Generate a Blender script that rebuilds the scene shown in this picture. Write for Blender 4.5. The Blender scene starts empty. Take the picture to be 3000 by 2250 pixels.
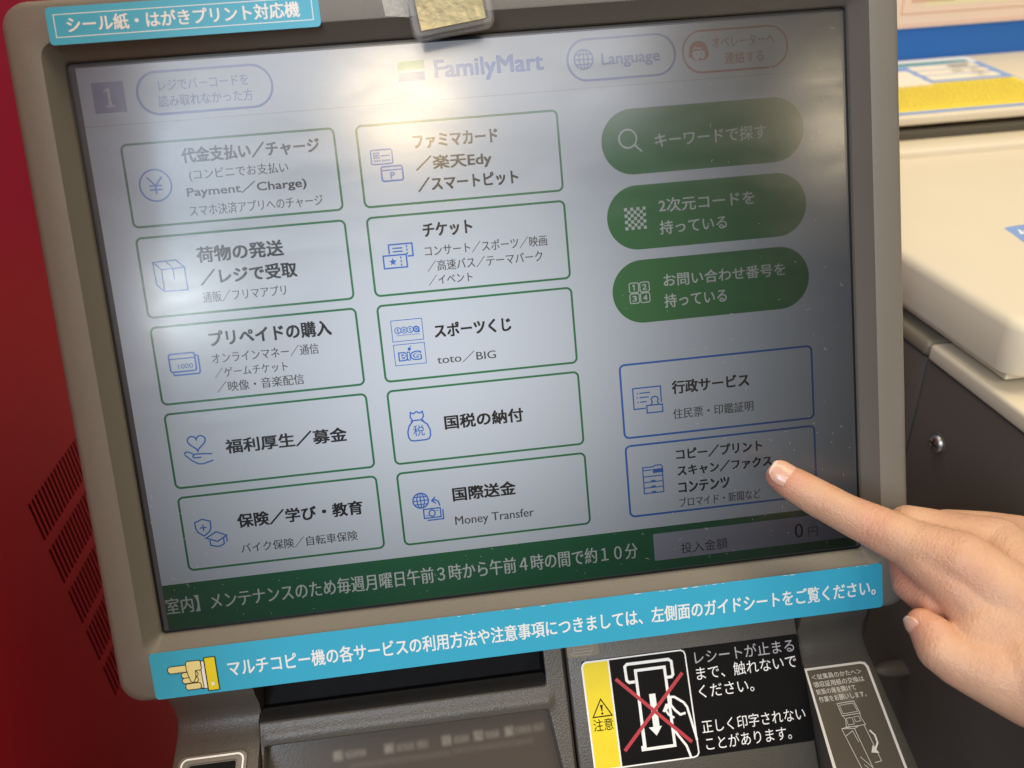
import bpy, bmesh, math, random
from mathutils import Vector, Matrix, noise

# ------------------------------------------------------------------ scene, camera, light
S = bpy.context.scene
COL = S.collection
TILT = math.radians(21)                       # the touch screen leans back 21 degrees
CA, SA = math.cos(TILT), math.sin(TILT)
# screen frame -> world (origin = centre of the screen, floor at z = -1.05)
MS = Matrix(((1, 0, 0), (0, SA, -CA), (0, CA, SA)))
FLOOR = -1.05
def s2w(u, v, n):
    return MS @ Vector((u, v, n))

cam_d = bpy.data.cameras.new('camera')
cam = bpy.data.objects.new('camera', cam_d)
COL.objects.link(cam)
S.camera = cam
F_PX = 2253.0
cam_d.sensor_width = 36.0
cam_d.lens = F_PX / 3000 * 36.0
cam_d.clip_start = 0.01
cam_d.clip_end = 50
CAM_U = Vector((-0.017872, 0.021917, 0.314927))        # camera position over the screen plane
R_RIGHT = Vector((0.992304, -0.092894, 0.081871))
R_DOWN = Vector((-0.103553, -0.985091, 0.137375))
R_FWD = Vector((0.067889, -0.144796, -0.987130))
CAM_W = MS @ CAM_U
rx, ry, rz = MS @ R_RIGHT, -(MS @ R_DOWN), -(MS @ R_FWD)
cam.matrix_world = Matrix(((rx.x, ry.x, rz.x, CAM_W.x), (rx.y, ry.y, rz.y, CAM_W.y),
                           (rx.z, ry.z, rz.z, CAM_W.z), (0, 0, 0, 1)))
cam_d.dof.use_dof = True
cam_d.dof.focus_distance = 0.325
cam_d.dof.aperture_fstop = 9.0

w = bpy.data.worlds.new('World')
S.world = w
w.use_nodes = True
nt = w.node_tree
bg = nt.nodes['Background']
tc = nt.nodes.new('ShaderNodeTexCoord')
sp = nt.nodes.new('ShaderNodeSeparateXYZ')
nt.links.new(tc.outputs['Generated'], sp.inputs[0])
cr = nt.nodes.new('ShaderNodeValToRGB')
mp = nt.nodes.new('ShaderNodeMapRange')
mp.inputs['From Min'].default_value = -1
mp.inputs['From Max'].default_value = 1
nt.links.new(sp.outputs['Z'], mp.inputs['Value'])
nt.links.new(mp.outputs['Result'], cr.inputs['Fac'])
e = cr.color_ramp.elements
e[0].position, e[0].color = 0.0, (0.05, 0.045, 0.04, 1)
e[1].position, e[1].color = 1.0, (0.75, 0.70, 0.60, 1)
a = e.new(0.50); a.color = (0.085, 0.085, 0.083, 1)
a = e.new(0.66); a.color = (0.18, 0.175, 0.16, 1)
# the dim shop behind the viewer: shelves and aisles as soft light and dark patches
wn = nt.nodes.new('ShaderNodeTexNoise')
wn.inputs['Scale'].default_value = 3.2
wn.inputs['Detail'].default_value = 3.0
nt.links.new(tc.outputs['Generated'], wn.inputs['Vector'])
wr = nt.nodes.new('ShaderNodeValToRGB')
we = wr.color_ramp.elements
we[0].position, we[0].color = 0.36, (0.25, 0.26, 0.30, 1)
we[1].position, we[1].color = 0.66, (2.6, 2.1, 1.5, 1)
wm_ = we.new(0.52); wm_.color = (0.85, 0.85, 0.90, 1)
nt.links.new(wn.outputs['Fac'], wr.inputs['Fac'])
wx = nt.nodes.new('ShaderNodeMix'); wx.data_type = 'RGBA'; wx.blend_type = 'MULTIPLY'
wx.inputs[0].default_value = 1.0
nt.links.new(cr.outputs['Color'], wx.inputs[6]); nt.links.new(wr.outputs['Color'], wx.inputs[7])
nt.links.new(wx.outputs[2], bg.inputs['Color'])
bg.inputs['Strength'].default_value = 1.0

def lamp(name, loc, target, size, radiance, color, shape='RECTANGLE', size_y=None):
    d = bpy.data.lights.new(name, 'AREA')
    d.shape = shape
    d.size = size
    if size_y: d.size_y = size_y
    area = size * (size_y or size) * (math.pi / 4 if shape in ('DISK', 'ELLIPSE') else 1)
    d.energy = radiance * math.pi * area
    d.color = color
    o = bpy.data.objects.new(name, d)
    COL.objects.link(o)
    o.location = loc
    o.rotation_euler = (Vector(target) - Vector(loc)).to_track_quat('-Z', 'Y').to_euler()
    return o
# lamps of the shop: ceiling rows behind and above the viewer, the window on the left
lamp('ceiling_light_row', (-0.40, -2.0, 1.72), (0, 0, 0), 2.5, 5.0, (0.90, 0.93, 1.0), size_y=0.54)
lamp('warm_ceiling_spot', (-0.11, -2.0, 1.41), (0, 0, 0), 0.32, 20, (1.0, 0.74, 0.40), 'DISK')
lamp('warm_aisle_light', (1.36, -2.0, 1.22), (0, 0, 0), 0.14, 12, (1.0, 0.82, 0.55), size_y=0.4)
lamp('shop_window', (-1.16, -2.0, 0.98), (0, 0, 0), 0.36, 22.0, (0.60, 0.79, 1.0), size_y=0.95)
lamp('shop_window_upper', (-0.88, -2.0, 1.34), (0, 0, 0), 0.55, 3.8, (0.78, 0.88, 1.0), size_y=0.36)
lamp('shop_door_light', (-0.86, -2.0, 0.80), (0, 0, 0), 0.26, 12.0, (0.90, 0.97, 1.0), size_y=0.22)
lamp('ceiling_light_front', (0.85, -0.30, 1.7), (0.30, 0.10, 0), 1.0, 5.0, (1.0, 0.85, 0.60), size_y=0.7)
lamp('ceiling_light_over', (0.15, 0.34, 1.75), (0.10, 0.05, 0), 1.7, 6.0, (1.0, 0.84, 0.56), size_y=0.5)

S.view_settings.view_transform = 'Standard'
S.view_settings.look = 'None'
S.view_settings.exposure = 0.0
S.view_settings.gamma = 1.0
S.view_settings.use_curve_mapping = False
S.render.engine = 'CYCLES'
S.cycles.use_denoising = True
S.cycles.max_bounces = 8
S.cycles.caustics_reflective = False
S.cycles.caustics_refractive = False
S.cycles.sample_clamp_indirect = 4

# ------------------------------------------------------------------ materials
def srgb(r, g, b):
    f = lambda c: (c / 12.92 if c <= 0.04045 else ((c + 0.055) / 1.055) ** 2.4)
    return (f(r / 255), f(g / 255), f(b / 255), 1)

def mat(name, color, rough=0.5, spec=0.5, metal=0.0, bump=None, vary=None, coat=0.0, sss=0.0,
        trans=0.0, ior=1.5, alpha=1.0):
    """Principled material with optional grain bump (scale, strength, distance) and colour variation (scale, amount)."""
    m = bpy.data.materials.new(name)
    m.use_nodes = True
    t = m.node_tree
    p = t.nodes['Principled BSDF']
    p.inputs['Base Color'].default_value = color
    p.inputs['Roughness'].default_value = rough
    p.inputs['Specular IOR Level'].default_value = spec
    p.inputs['Metallic'].default_value = metal
    p.inputs['IOR'].default_value = ior
    p.inputs['Coat Weight'].default_value = coat
    p.inputs['Transmission Weight'].default_value = trans
    p.inputs['Alpha'].default_value = alpha
    if sss:
        p.inputs['Subsurface Weight'].default_value = sss
        p.inputs['Subsurface Radius'].default_value = (1.0, 0.35, 0.2)
        p.inputs['Subsurface Scale'].default_value = 0.003
    co = t.nodes.new('ShaderNodeTexCoord')
    if bump:
        nz = t.nodes.new('ShaderNodeTexNoise')
        nz.inputs['Scale'].default_value = bump[0]
        nz.inputs['Detail'].default_value = 3
        t.links.new(co.outputs['Object'], nz.inputs['Vector'])
        b = t.nodes.new('ShaderNodeBump')
        b.inputs['Strength'].default_value = bump[1]
        b.inputs['Distance'].default_value = bump[2]
        t.links.new(nz.outputs['Fac'], b.inputs['Height'])
        t.links.new(b.outputs['Normal'], p.inputs['Normal'])
    if vary:
        nz = t.nodes.new('ShaderNodeTexNoise')
        nz.inputs['Scale'].default_value = vary[0]
        nz.inputs['Detail'].default_value = 5
        t.links.new(co.outputs['Object'], nz.inputs['Vector'])
        mx = t.nodes.new('ShaderNodeMix')
        mx.data_type = 'RGBA'
        mx.inputs[6].default_value = tuple(c * (1 - vary[1]) for c in color[:3]) + (1,)
        mx.inputs[7].default_value = tuple(min(1, c * (1 + vary[1])) for c in color[:3]) + (1,)
        t.links.new(nz.outputs['Fac'], mx.inputs[0])
        t.links.new(mx.outputs[2], p.inputs['Base Color'])
    return m

LCD_GAIN = 0.70
def lcd(name, color):
    """A lit patch of the LCD behind matte cover glass.  The panel carries a privacy film, so it sends less
    light out the further one looks from its axis, whatever looks at it."""
    m = bpy.data.materials.new(name)
    m.use_nodes = True
    t = m.node_tree
    p = t.nodes['Principled BSDF']
    p.inputs['Base Color'].default_value = (0.003, 0.003, 0.0035, 1)
    p.inputs['Roughness'].default_value = 0.13
    p.inputs['Specular IOR Level'].default_value = 0.80
    p.inputs['Coat Weight'].default_value = 0.5
    p.inputs['Coat Roughness'].default_value = 0.32
    p.inputs['Emission Color'].default_value = color
    g = t.nodes.new('ShaderNodeNewGeometry')
    ax = t.nodes.new('ShaderNodeVectorMath'); ax.operation = 'DOT_PRODUCT'
    ax.inputs[1].default_value = (MS @ Vector((0.04, 0.075, 1)).normalized())
    t.links.new(g.outputs['Incoming'], ax.inputs[0])
    mxm = t.nodes.new('ShaderNodeMath'); mxm.operation = 'MAXIMUM'; mxm.inputs[1].default_value = 0.0
    t.links.new(ax.outputs['Value'], mxm.inputs[0])
    pw = t.nodes.new('ShaderNodeMath'); pw.operation = 'POWER'; pw.inputs[1].default_value = 18.0
    t.links.new(mxm.outputs[0], pw.inputs[0])
    ml = t.nodes.new('ShaderNodeMath'); ml.operation = 'MULTIPLY'; ml.inputs[1].default_value = LCD_GAIN
    t.links.new(pw.outputs[0], ml.inputs[0])
    t.links.new(ml.outputs[0], p.inputs['Emission Strength'])
    # fine grain of the anti-glare surface, and wipe marks that change its gloss
    co = t.nodes.new('ShaderNodeTexCoord')
    mpg = t.nodes.new('ShaderNodeMapping')
    mpg.inputs['Rotation'].default_value = (0, 0, 0.6); mpg.inputs['Scale'].default_value = (1, 3.2, 1)
    t.links.new(co.outputs['Object'], mpg.inputs['Vector'])
    sm_n = t.nodes.new('ShaderNodeTexNoise'); sm_n.inputs['Scale'].default_value = 22; sm_n.inputs['Detail'].default_value = 6
    sm_n.inputs['Distortion'].default_value = 0.8
    t.links.new(mpg.outputs['Vector'], sm_n.inputs['Vector'])
    rr_ = t.nodes.new('ShaderNodeMapRange')
    rr_.inputs['From Min'].default_value = 0.35; rr_.inputs['From Max'].default_value = 0.68
    rr_.inputs['To Min'].default_value = 0.11; rr_.inputs['To Max'].default_value = 0.20
    t.links.new(sm_n.outputs['Fac'], rr_.inputs['Value'])
    t.links.new(rr_.outputs['Result'], p.inputs['Roughness'])
    nz = t.nodes.new('ShaderNodeTexNoise'); nz.inputs['Scale'].default_value = 3500
    t.links.new(co.outputs['Object'], nz.inputs['Vector'])
    b = t.nodes.new('ShaderNodeBump'); b.inputs['Strength'].default_value = 0.12; b.inputs['Distance'].default_value = 0.0001
    t.links.new(nz.outputs['Fac'], b.inputs['Height'])
    t.links.new(b.outputs['Normal'], p.inputs['Normal'])
    return m

M = {}
M['bezel'] = mat('taupe_plastic', (0.176, 0.160, 0.136, 1), 0.42, 0.5, bump=(2100, 0.40, 0.0004), vary=(14, 0.09))
M['console'] = mat('console_plastic', (0.082, 0.073, 0.060, 1), 0.36, 0.6, bump=(1400, 0.6, 0.0004), vary=(9, 0.07))  # bezel plastic with the shade below the screen put into its colour
M['gasket'] = mat('black_gasket', (0.006, 0.006, 0.006, 1), 0.35)
M['slot'] = mat('slot_plastic', (0.030, 0.028, 0.026, 1), 0.5, 0.25, bump=(900, 0.2, 0.0003))  # console plastic darkened further to paint the shade on the slot lip
M['dark'] = mat('black_plastic', (0.007, 0.007, 0.008, 1), 0.6, 0.08, vary=(80, 0.4))  # black parts, and painted shade for the slot floor
M['cyan'] = mat('cyan_vinyl', (0.045, 0.41, 0.60, 1), 0.38, 0.5, bump=(900, 0.06, 0.0003), vary=(45, 0.05))
M['white_ink'] = mat('white_ink', (0.86, 0.86, 0.84, 1), 0.45)
M['cream_ink'] = mat('cream_ink', (0.86, 0.74, 0.30, 1), 0.45)
M['yellow_ink'] = mat('yellow_ink', (0.83, 0.66, 0.02, 1), 0.4, vary=(120, 0.08))
M['black_ink'] = mat('black_ink', (0.005, 0.0045, 0.0045, 1), 0.45, 0.12, vary=(60, 0.4))
M['red_ink'] = mat('red_ink', (0.46, 0.035, 0.05, 1), 0.45)
M['grey_ink'] = mat('grey_ink', (0.42, 0.42, 0.44, 1), 0.45)
M['card_brown'] = mat('card_brown', (0.105, 0.088, 0.066, 1), 0.17, 0.6, bump=(200, 0.12, 0.0004))
M['card_ink'] = mat('card_ink', (0.72, 0.68, 0.60, 1), 0.3)
M['line_ink'] = mat('line_ink', (0.33, 0.31, 0.28, 1), 0.35)
M['red_panel'] = mat('red_paint', (0.47, 0.012, 0.021, 1), 0.42, 0.45, vary=(5, 0.1), bump=(700, 0.08, 0.0003))
M['slit_back'] = mat('slit_back', (0.006, 0.001, 0.001, 1), 0.8, 0.1)
M['white_plastic'] = mat('cream_white_plastic', (0.70, 0.62, 0.47, 1), 0.42, 0.45, bump=(900, 0.12, 0.0003), vary=(14, 0.025))
M['taupe_panel'] = mat('dark_taupe_panel', (0.100, 0.085, 0.072, 1), 0.45, 0.45, bump=(900, 0.25, 0.0003), vary=(7, 0.1))
M['deck_taupe'] = mat('deck_taupe', (0.22, 0.185, 0.13, 1), 0.4, 0.5, bump=(900, 0.2, 0.0003))
M['steel'] = mat('zinc_steel', (0.55, 0.55, 0.54, 1), 0.42, metal=1.0, bump=(900, 0.2, 0.0004))
M['blue'] = mat('blue_panel', (0.018, 0.135, 0.46, 1), 0.45, vary=(6, 0.08))
M['blue_ink'] = mat('light_blue_ink', (0.20, 0.34, 0.66, 1), 0.5)
M['teal_ink'] = mat('teal_ink', (0.05, 0.30, 0.33, 1), 0.5)
M['paper'] = mat('cream_paper', (0.80, 0.74, 0.62, 1), 0.6, vary=(20, 0.03))
M['yellow_paper'] = mat('yellow_paper', (0.83, 0.66, 0.06, 1), 0.6)
M['olive_ink'] = mat('olive_ink', (0.46, 0.35, 0.035, 1), 0.6)
M['pink_paper'] = mat('pink_paper', (0.80, 0.62, 0.50, 1), 0.6)
M['pale_yellow'] = mat('pale_yellow_paper', (0.78, 0.70, 0.44, 1), 0.6)
M['brown_ink'] = mat('brown_ink', (0.60, 0.33, 0.19, 1), 0.6)
M['pink_ink'] = mat('pink_ink', (0.70, 0.34, 0.30, 1), 0.6)
M['clear'] = mat('clear_plastic', (0.85, 0.85, 0.8, 1), 0.06, 1.0, alpha=0.10, bump=(120, 0.15, 0.0006))
M['gold'] = mat('gold_film', (0.235, 0.195, 0.085, 1), 0.24, 0.6, metal=0.25, bump=(260, 0.22, 0.0010), vary=(90, 0.15))
M['lint'] = mat('dust_lint', (0.46, 0.46, 0.44, 1), 0.8)
M['floor'] = mat('floor_tile', (0.32, 0.29, 0.25, 1), 0.4, vary=(3, 0.1))
# lit colours of the display
M['L_bg'] = lcd('lcd_background', (0.80, 0.87, 0.97, 1))
M['L_box'] = lcd('lcd_white', (0.81, 0.88, 0.98, 1))
M['L_green'] = lcd('lcd_green_line', (0.020, 0.235, 0.085, 1))
M['L_pill'] = lcd('lcd_green', (0.035, 0.25, 0.070, 1))
M['L_band'] = lcd('lcd_band_green', (0.006, 0.160, 0.060, 1))
M['L_black'] = lcd('lcd_black', (0.005, 0.005, 0.007, 1))
M['L_grey'] = lcd('lcd_grey', (0.085, 0.085, 0.10, 1))
M['L_blue'] = lcd('lcd_blue', (0.030, 0.19, 0.72, 1))
M['L_navy'] = lcd('lcd_navy', (0.08, 0.17, 0.62, 1))
M['L_badge'] = lcd('lcd_badge', (0.34, 0.38, 0.64, 1))  # badge blue paled, the glare over it painted into the colour
M['L_line'] = lcd('lcd_pale_line', (0.62, 0.64, 0.72, 1))
M['L_red'] = lcd('lcd_red_brown', (0.62, 0.13, 0.10, 1))
M['L_logo_green'] = lcd('lcd_logo_green', (0.10, 0.52, 0.10, 1))
M['L_text_white'] = lcd('lcd_text_white', (0.80, 0.85, 0.84, 1))
M['L_field'] = lcd('lcd_field', (0.46, 0.47, 0.58, 1))
M['L_off'] = mat('lcd_border_glass', (0.055, 0.058, 0.066, 1), 0.2, 0.5)

# pale film that collects dust is part of the glass: the frosted pane over the reader symbols
def pane_material():
    m = mat('smoked_pane', (0.095, 0.078, 0.064, 1), 0.22, 0.5, bump=(900, 0.10, 0.0003))
    t = m.node_tree
    p = t.nodes['Principled BSDF']
    co = t.nodes.new('ShaderNodeTexCoord')
    sx = t.nodes.new('ShaderNodeSeparateXYZ')
    t.links.new(co.outputs['Object'], sx.inputs[0])
    def math_n(op, a, b=None, clamp=False):
        n = t.nodes.new('ShaderNodeMath'); n.operation = op; n.use_clamp = clamp
        for i, v in enumerate((a, b)):
            if v is None: continue
            if isinstance(v, (int, float)): n.inputs[i].default_value = v
            else: t.links.new(v, n.inputs[i])
        return n.outputs[0]
    tot = None
    # soft pale symbols printed on the sheet under the pane: (centre, half width, half height, strength)
    for cx, cy, hw, hh, s in ((-86.5, 8.5, 2.0, 2.0, 1.0), (-79, 8.6, 4.5, 1.5, .55), (-64.5, 8.3, 2.0, 2.0, 1.0),
                              (-57.5, 8.5, 4.0, 1.5, .5), (-50, 8.4, 2.4, 1.6, .6), (-39.5, 8.2, 2.0, 2.0, 1.0),
                              (-33, 8.4, 3.4, 1.5, .55), (-25.5, 8.0, 2.0, 2.0, 1.0), (-19.5, 8.2, 3.2, 1.5, .6),
                              (-12, 7.9, 2.0, 2.0, 1.0), (-6, 8.0, 4.0, 1.5, .5), (1.0, 7.8, 2.6, 1.6, .45),
                              (-60, 13.5, 22, 1.2, .18), (-20, 13.0, 18, 1.2, .18)):
        dx = math_n('SUBTRACT', math_n('ABSOLUTE', math_n('SUBTRACT', sx.outputs['X'], cx / 1000)), hw / 1000)
        dy = math_n('SUBTRACT', math_n('ABSOLUTE', math_n('ADD', sx.outputs['Y'], cy / 1000)), hh / 1000)
        v = s
        for dd in (dx, dy):
            sr = t.nodes.new('ShaderNodeMapRange'); sr.interpolation_type = 'SMOOTHSTEP'
            sr.inputs['From Min'].default_value = 0.0012; sr.inputs['From Max'].default_value = -0.0012
            t.links.new(dd, sr.inputs['Value'])
            v = math_n('MULTIPLY', sr.outputs['Result'], v)
        tot = v if tot is None else math_n('MAXIMUM', tot, v)
    nz = t.nodes.new('ShaderNodeTexNoise'); nz.inputs['Scale'].default_value = 420
    t.links.new(co.outputs['Object'], nz.inputs['Vector'])
    tot = math_n('MULTIPLY', tot, math_n('ADD', nz.outputs['Fac'], 0.35), True)
    mx = t.nodes.new('ShaderNodeMix'); mx.data_type = 'RGBA'
    mx.inputs[6].default_value = (0.075, 0.060, 0.048, 1)
    mx.inputs[7].default_value = (0.23, 0.20, 0.165, 1)
    t.links.new(tot, mx.inputs[0])
    t.links.new(mx.outputs[2], p.inputs['Base Color'])
    return m
M['pane'] = pane_material()

# ------------------------------------------------------------------ builders
def empty(name, loc, label=None, cat=None, group=None):
    o = bpy.data.objects.new(name, None)
    o.empty_display_size = 0.05
    COL.objects.link(o)
    o.location = loc
    tag(o, label, cat, group)
    return o

def tag(o, label=None, cat=None, group=None, kind=None):
    if label: o['label'] = label
    if cat: o['category'] = cat
    if group: o['group'] = group
    if kind: o['kind'] = kind
    return o

def finish(bm, name, mats, parent=None, mw=None, smooth=None, label=None):
    """Link a bmesh as one object; mw places it in the world, parent keeps that place."""
    me = bpy.data.meshes.new(name)
    bm.to_mesh(me)
    bm.free()
    for m in (mats if isinstance(mats, (list, tuple)) else [mats]):
        me.materials.append(m)
    if smooth is not None:
        me.polygons.foreach_set('use_smooth', [True] * len(me.polygons))
        if smooth < 180: me.set_sharp_from_angle(angle=math.radians(smooth))
    o = bpy.data.objects.new(name, me)
    COL.objects.link(o)
    mw = mw or Matrix()
    if parent:
        o.parent = parent
        pw = parent.matrix_basis.copy()
        q = parent.parent
        while q:
            pw = q.matrix_basis @ pw
            q = q.parent
        o.matrix_basis = pw.inverted() @ mw
    else:
        o.matrix_basis = mw
    if label: o['label'] = label
    return o

M_SCREEN = MS.to_4x4()
def frame_on_screen(origin, theta):
    """Local frame lying on a plane tipped theta degrees towards the viewer from the screen plane."""
    t = math.radians(theta)
    x = Vector((1, 0, 0)); y = Vector((0, math.cos(t), -math.sin(t))); z = x.cross(y)
    m = Matrix(((x.x, y.x, z.x, origin[0]), (x.y, y.y, z.y, origin[1]), (x.z, y.z, z.z, origin[2]), (0, 0, 0, 1)))
    return M_SCREEN @ m

def rrect(x0, y0, x1, y1, r, seg=6):
    r = max(1e-6, min(r, (x1 - x0) / 2 - 1e-6, (y1 - y0) / 2 - 1e-6))
    pts = []
    for cx, cy, a0 in ((x1 - r, y1 - r, 0), (x0 + r, y1 - r, 90), (x0 + r, y0 + r, 180), (x1 - r, y0 + r, 270)):
        for i in range(seg + 1):
            a = math.radians(a0 + 90 * i / seg)
            pts.append((cx + r * math.cos(a), cy + r * math.sin(a)))
    return pts

def loft(bm, rings, close_first=False, close_last=False):
    vr = [[bm.verts.new(p) for p in r] for r in rings]
    n = len(rings[0])
    for a, b in zip(vr, vr[1:]):
        for i in range(n):
            j = (i + 1) % n
            bm.faces.new((a[i], a[j], b[j], b[i]))
    if close_first: bm.faces.new(list(reversed(vr[0])))
    if close_last: bm.faces.new(vr[-1])
    return vr

def rbox(bm, x0, x1, y0, y1, z0, z1, r=0.001, seg=2):
    """Axis box with all edges rounded."""
    t = bmesh.new()
    bmesh.ops.create_cube(t, size=1)
    for v in t.verts:
        v.co = Vector((x0 + (v.co.x + .5) * (x1 - x0), y0 + (v.co.y + .5) * (y1 - y0), z0 + (v.co.z + .5) * (z1 - z0)))
    if r: bmesh.ops.bevel(t, geom=t.edges[:], offset=r, segments=seg, affect='EDGES', profile=0.5)
    vm = {v: bm.verts.new(v.co) for v in t.verts}
    for f in t.faces: bm.faces.new([vm[v] for v in f.verts])
    t.free()

# ---- flat artwork: everything printed or displayed on one plane becomes one mesh
_glyphs = {}
def glyph_mesh(s):
    k = s
    if k not in _glyphs:
        c = bpy.data.curves.new('lettering', 'FONT')
        c.body = s
        c.size = 1
        c.resolution_u = 3
        c.fill_mode = 'FRONT'
        o = bpy.data.objects.new('lettering', c)
        COL.objects.link(o)
        dg = bpy.context.evaluated_depsgraph_get()
        dg.update()
        me = bpy.data.meshes.new_from_object(o.evaluated_get(dg))
        vs = [(v.co.x, v.co.y) for v in me.vertices]
        fs = [tuple(p.vertices) for p in me.polygons]
        bpy.data.meshes.remove(me)
        bpy.data.objects.remove(o)
        bpy.data.curves.remove(c)
        _glyphs[k] = (vs, fs)
    return _glyphs[k]

class Art:
    """Flat artwork in its own 2D units (y pointing down); sc = metres per unit, each item one hair above the last."""
    def __init__(self, sc, ox=0, oy=0, h0=0.00002, dh=0.000004):
        self.bm = bmesh.new(); self.sc = sc; self.o = (ox, oy); self.h = h0; self.dh = dh; self.mats = []
    def mi(self, m):
        if M[m] not in self.mats: self.mats.append(M[m])
        return self.mats.index(M[m])
    def P(self, x, y): return ((x - self.o[0]) * self.sc, (self.o[1] - y) * self.sc, self.h)
    def faces(self, vs, fs, m):
        i = self.mi(m)
        v = [self.bm.verts.new(self.P(*p)) for p in vs]
        for f in fs:
            try: F = self.bm.faces.new([v[k] for k in f])
            except ValueError: continue
            F.normal_update()
            if F.normal.z < 0: F.normal_flip()
            F.material_index = i
        self.h += self.dh
    def poly(self, pts, m):
        self.faces(pts, [tuple(range(len(pts)))], m)
    def rect(self, x0, y0, x1, y1, m, r=0, seg=6):
        self.poly(rrect(x0, y0, x1, y1, r, seg) if r else [(x0, y0), (x1, y0), (x1, y1), (x0, y1)], m)
    def stroke(self, pts, wd, m, closed=False):
        pts = [Vector(p) for p in pts]
        n = len(pts); L, R = [], []
        for i, p in enumerate(pts):
            a = pts[i - 1] if (closed or i > 0) else None
            b = pts[(i + 1) % n] if (closed or i < n - 1) else None
            d1 = (p - a).normalized() if a is not None else None
            d2 = (b - p).normalized() if b is not None else None
            d1 = d1 or d2; d2 = d2 or d1
            n1 = Vector((-d1.y, d1.x)); n2 = Vector((-d2.y, d2.x))
            mm = n1 + n2
            mm = mm.normalized() if mm.length > 1e-6 else n1
            k = wd / 2 / max(0.4, mm.dot(n1))
            L.append(tuple(p + mm * k)); R.append(tuple(p - mm * k))
        fs = [(i, (i + 1) % n, n + (i + 1) % n, n + i) for i in range(n if closed else n - 1)]
        self.faces(L + R, fs, m)
    def frame(self, x0, y0, x1, y1, wd, m, r=0, seg=6):
        self.stroke(rrect(x0, y0, x1, y1, r, seg) if r else [(x0, y0), (x1, y0), (x1, y1), (x0, y1)], wd, m, True)
    def arc(self, cx, cy, rx, ry, a0, a1, wd, m, seg=20):
        full = abs(a1 - a0) >= 360
        k = seg if full else seg + 1
        pts = [(cx + rx * math.cos(math.radians(a0 + (a1 - a0) * i / seg)), cy + ry * math.sin(math.radians(a0 + (a1 - a0) * i / seg))) for i in range(k)]
        self.stroke(pts, wd, m, full)
    def disc(self, cx, cy, r, m, seg=20):
        self.poly([(cx + r * math.cos(2 * math.pi * i / seg), cy + r * math.sin(2 * math.pi * i / seg)) for i in range(seg)], m)
    def text(self, s, x0, y0, x1, y1, m, bold=0.0):
        """Lettering fitted to a box; weight is added by restating the glyphs a hair to each side."""
        vs, fs = glyph_mesh(s)
        if not vs: return
        ax, bx = min(v[0] for v in vs), max(v[0] for v in vs)
        ay, by = min(v[1] for v in vs), max(v[1] for v in vs)
        em = (y1 - y0) / max(by - ay, 0.5)
        d = bold * em
        kx, ky = (x1 - x0 - 2 * d) / (bx - ax), (y1 - y0 - 1.4 * d) / (by - ay)
        for sx, sy in (((0, 0),) if not d else ((-1, .7), (1, -.7), (-1, -.7), (1, .7), (0, 0)) if bold > .012 else ((-1, 0), (1, 0))):
            self.faces([(x0 + d + (v[0] - ax) * kx + sx * d, y1 - .7 * d - (v[1] - ay) * ky + sy * d) for v in vs], fs, m)
    def done(self, name, parent, mw, label=None):
        return finish(self.bm, name, self.mats, parent, mw, None, label)

# ================================================================== the setting
bm = bmesh.new()
bmesh.ops.create_grid(bm, x_segments=1, y_segments=1, size=4)
fl = finish(bm, 'floor', M['floor'], None, Matrix.Translation((0, 0, FLOOR)))
tag(fl, kind='structure')

# ---- red cabinet on the left with rows of vertical vent slits
cab = empty('red_cabinet', (-0.40, 0.3, FLOOR), 'glossy red cabinet side with rows of narrow vent slits, left of the touch screen', 'cabinet')
XR = -0.26
def grid_panel(ys, zs, hole):
    b = bmesh.new()
    V = {}
    def v(i, j):
        if (i, j) not in V: V[i, j] = b.verts.new((XR, ys[i], zs[j]))
        return V[i, j]
    for i in range(len(ys) - 1):
        for j in range(len(zs) - 1):
            if not hole((ys[i] + ys[i + 1]) / 2, (zs[j] + zs[j + 1]) / 2):
                b.faces.new((v(i, j), v(i + 1, j), v(i + 1, j + 1), v(i, j + 1)))
    return b
slit_y = [0.0785 + 0.0042 * k for k in range(34)]
slit_z = [(-0.1160, -0.1420), (-0.1485, -0.1745), (-0.1810, -0.2075), (-0.2135, -0.2400), (-0.2460, -0.2725)]
ys = [-0.30] + sorted([y for s in slit_y for y in (s, s + 0.0023)]) + [0.60]
zs = [FLOOR] + sorted([z for p in slit_z for z in p]) + [0.45]
def is_hole(y, z):
    return any(s < y < s + 0.0023 for s in slit_y) and any(b_ < z < a_ for a_, b_ in slit_z)
b = grid_panel(ys, zs, is_hole)
o = finish(b, 'side_panel', M['red_panel'], cab)
sm = o.modifiers.new('thickness', 'SOLIDIFY'); sm.thickness = 0.0004; sm.offset = 1 if o.data.polygons[0].normal.x < 0 else -1
b = bmesh.new(); rbox(b, XR - 0.021, XR - 0.013, 0.05, 0.24, -0.30, -0.09, 0)
finish(b, 'vent_backing', M['slit_back'], cab)
b = bmesh.new(); rbox(b, XR - 0.30, XR - 0.022, -0.30, 0.60, FLOOR, 0.45, 0.003)
finish(b, 'cabinet_body', M['red_panel'], cab)

# ================================================================== the kiosk
kio = empty('touch_screen_kiosk', (0, 0.05, FLOOR), 'taupe self-service kiosk with a large tilted touch screen and cyan stickers', 'kiosk')

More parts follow.
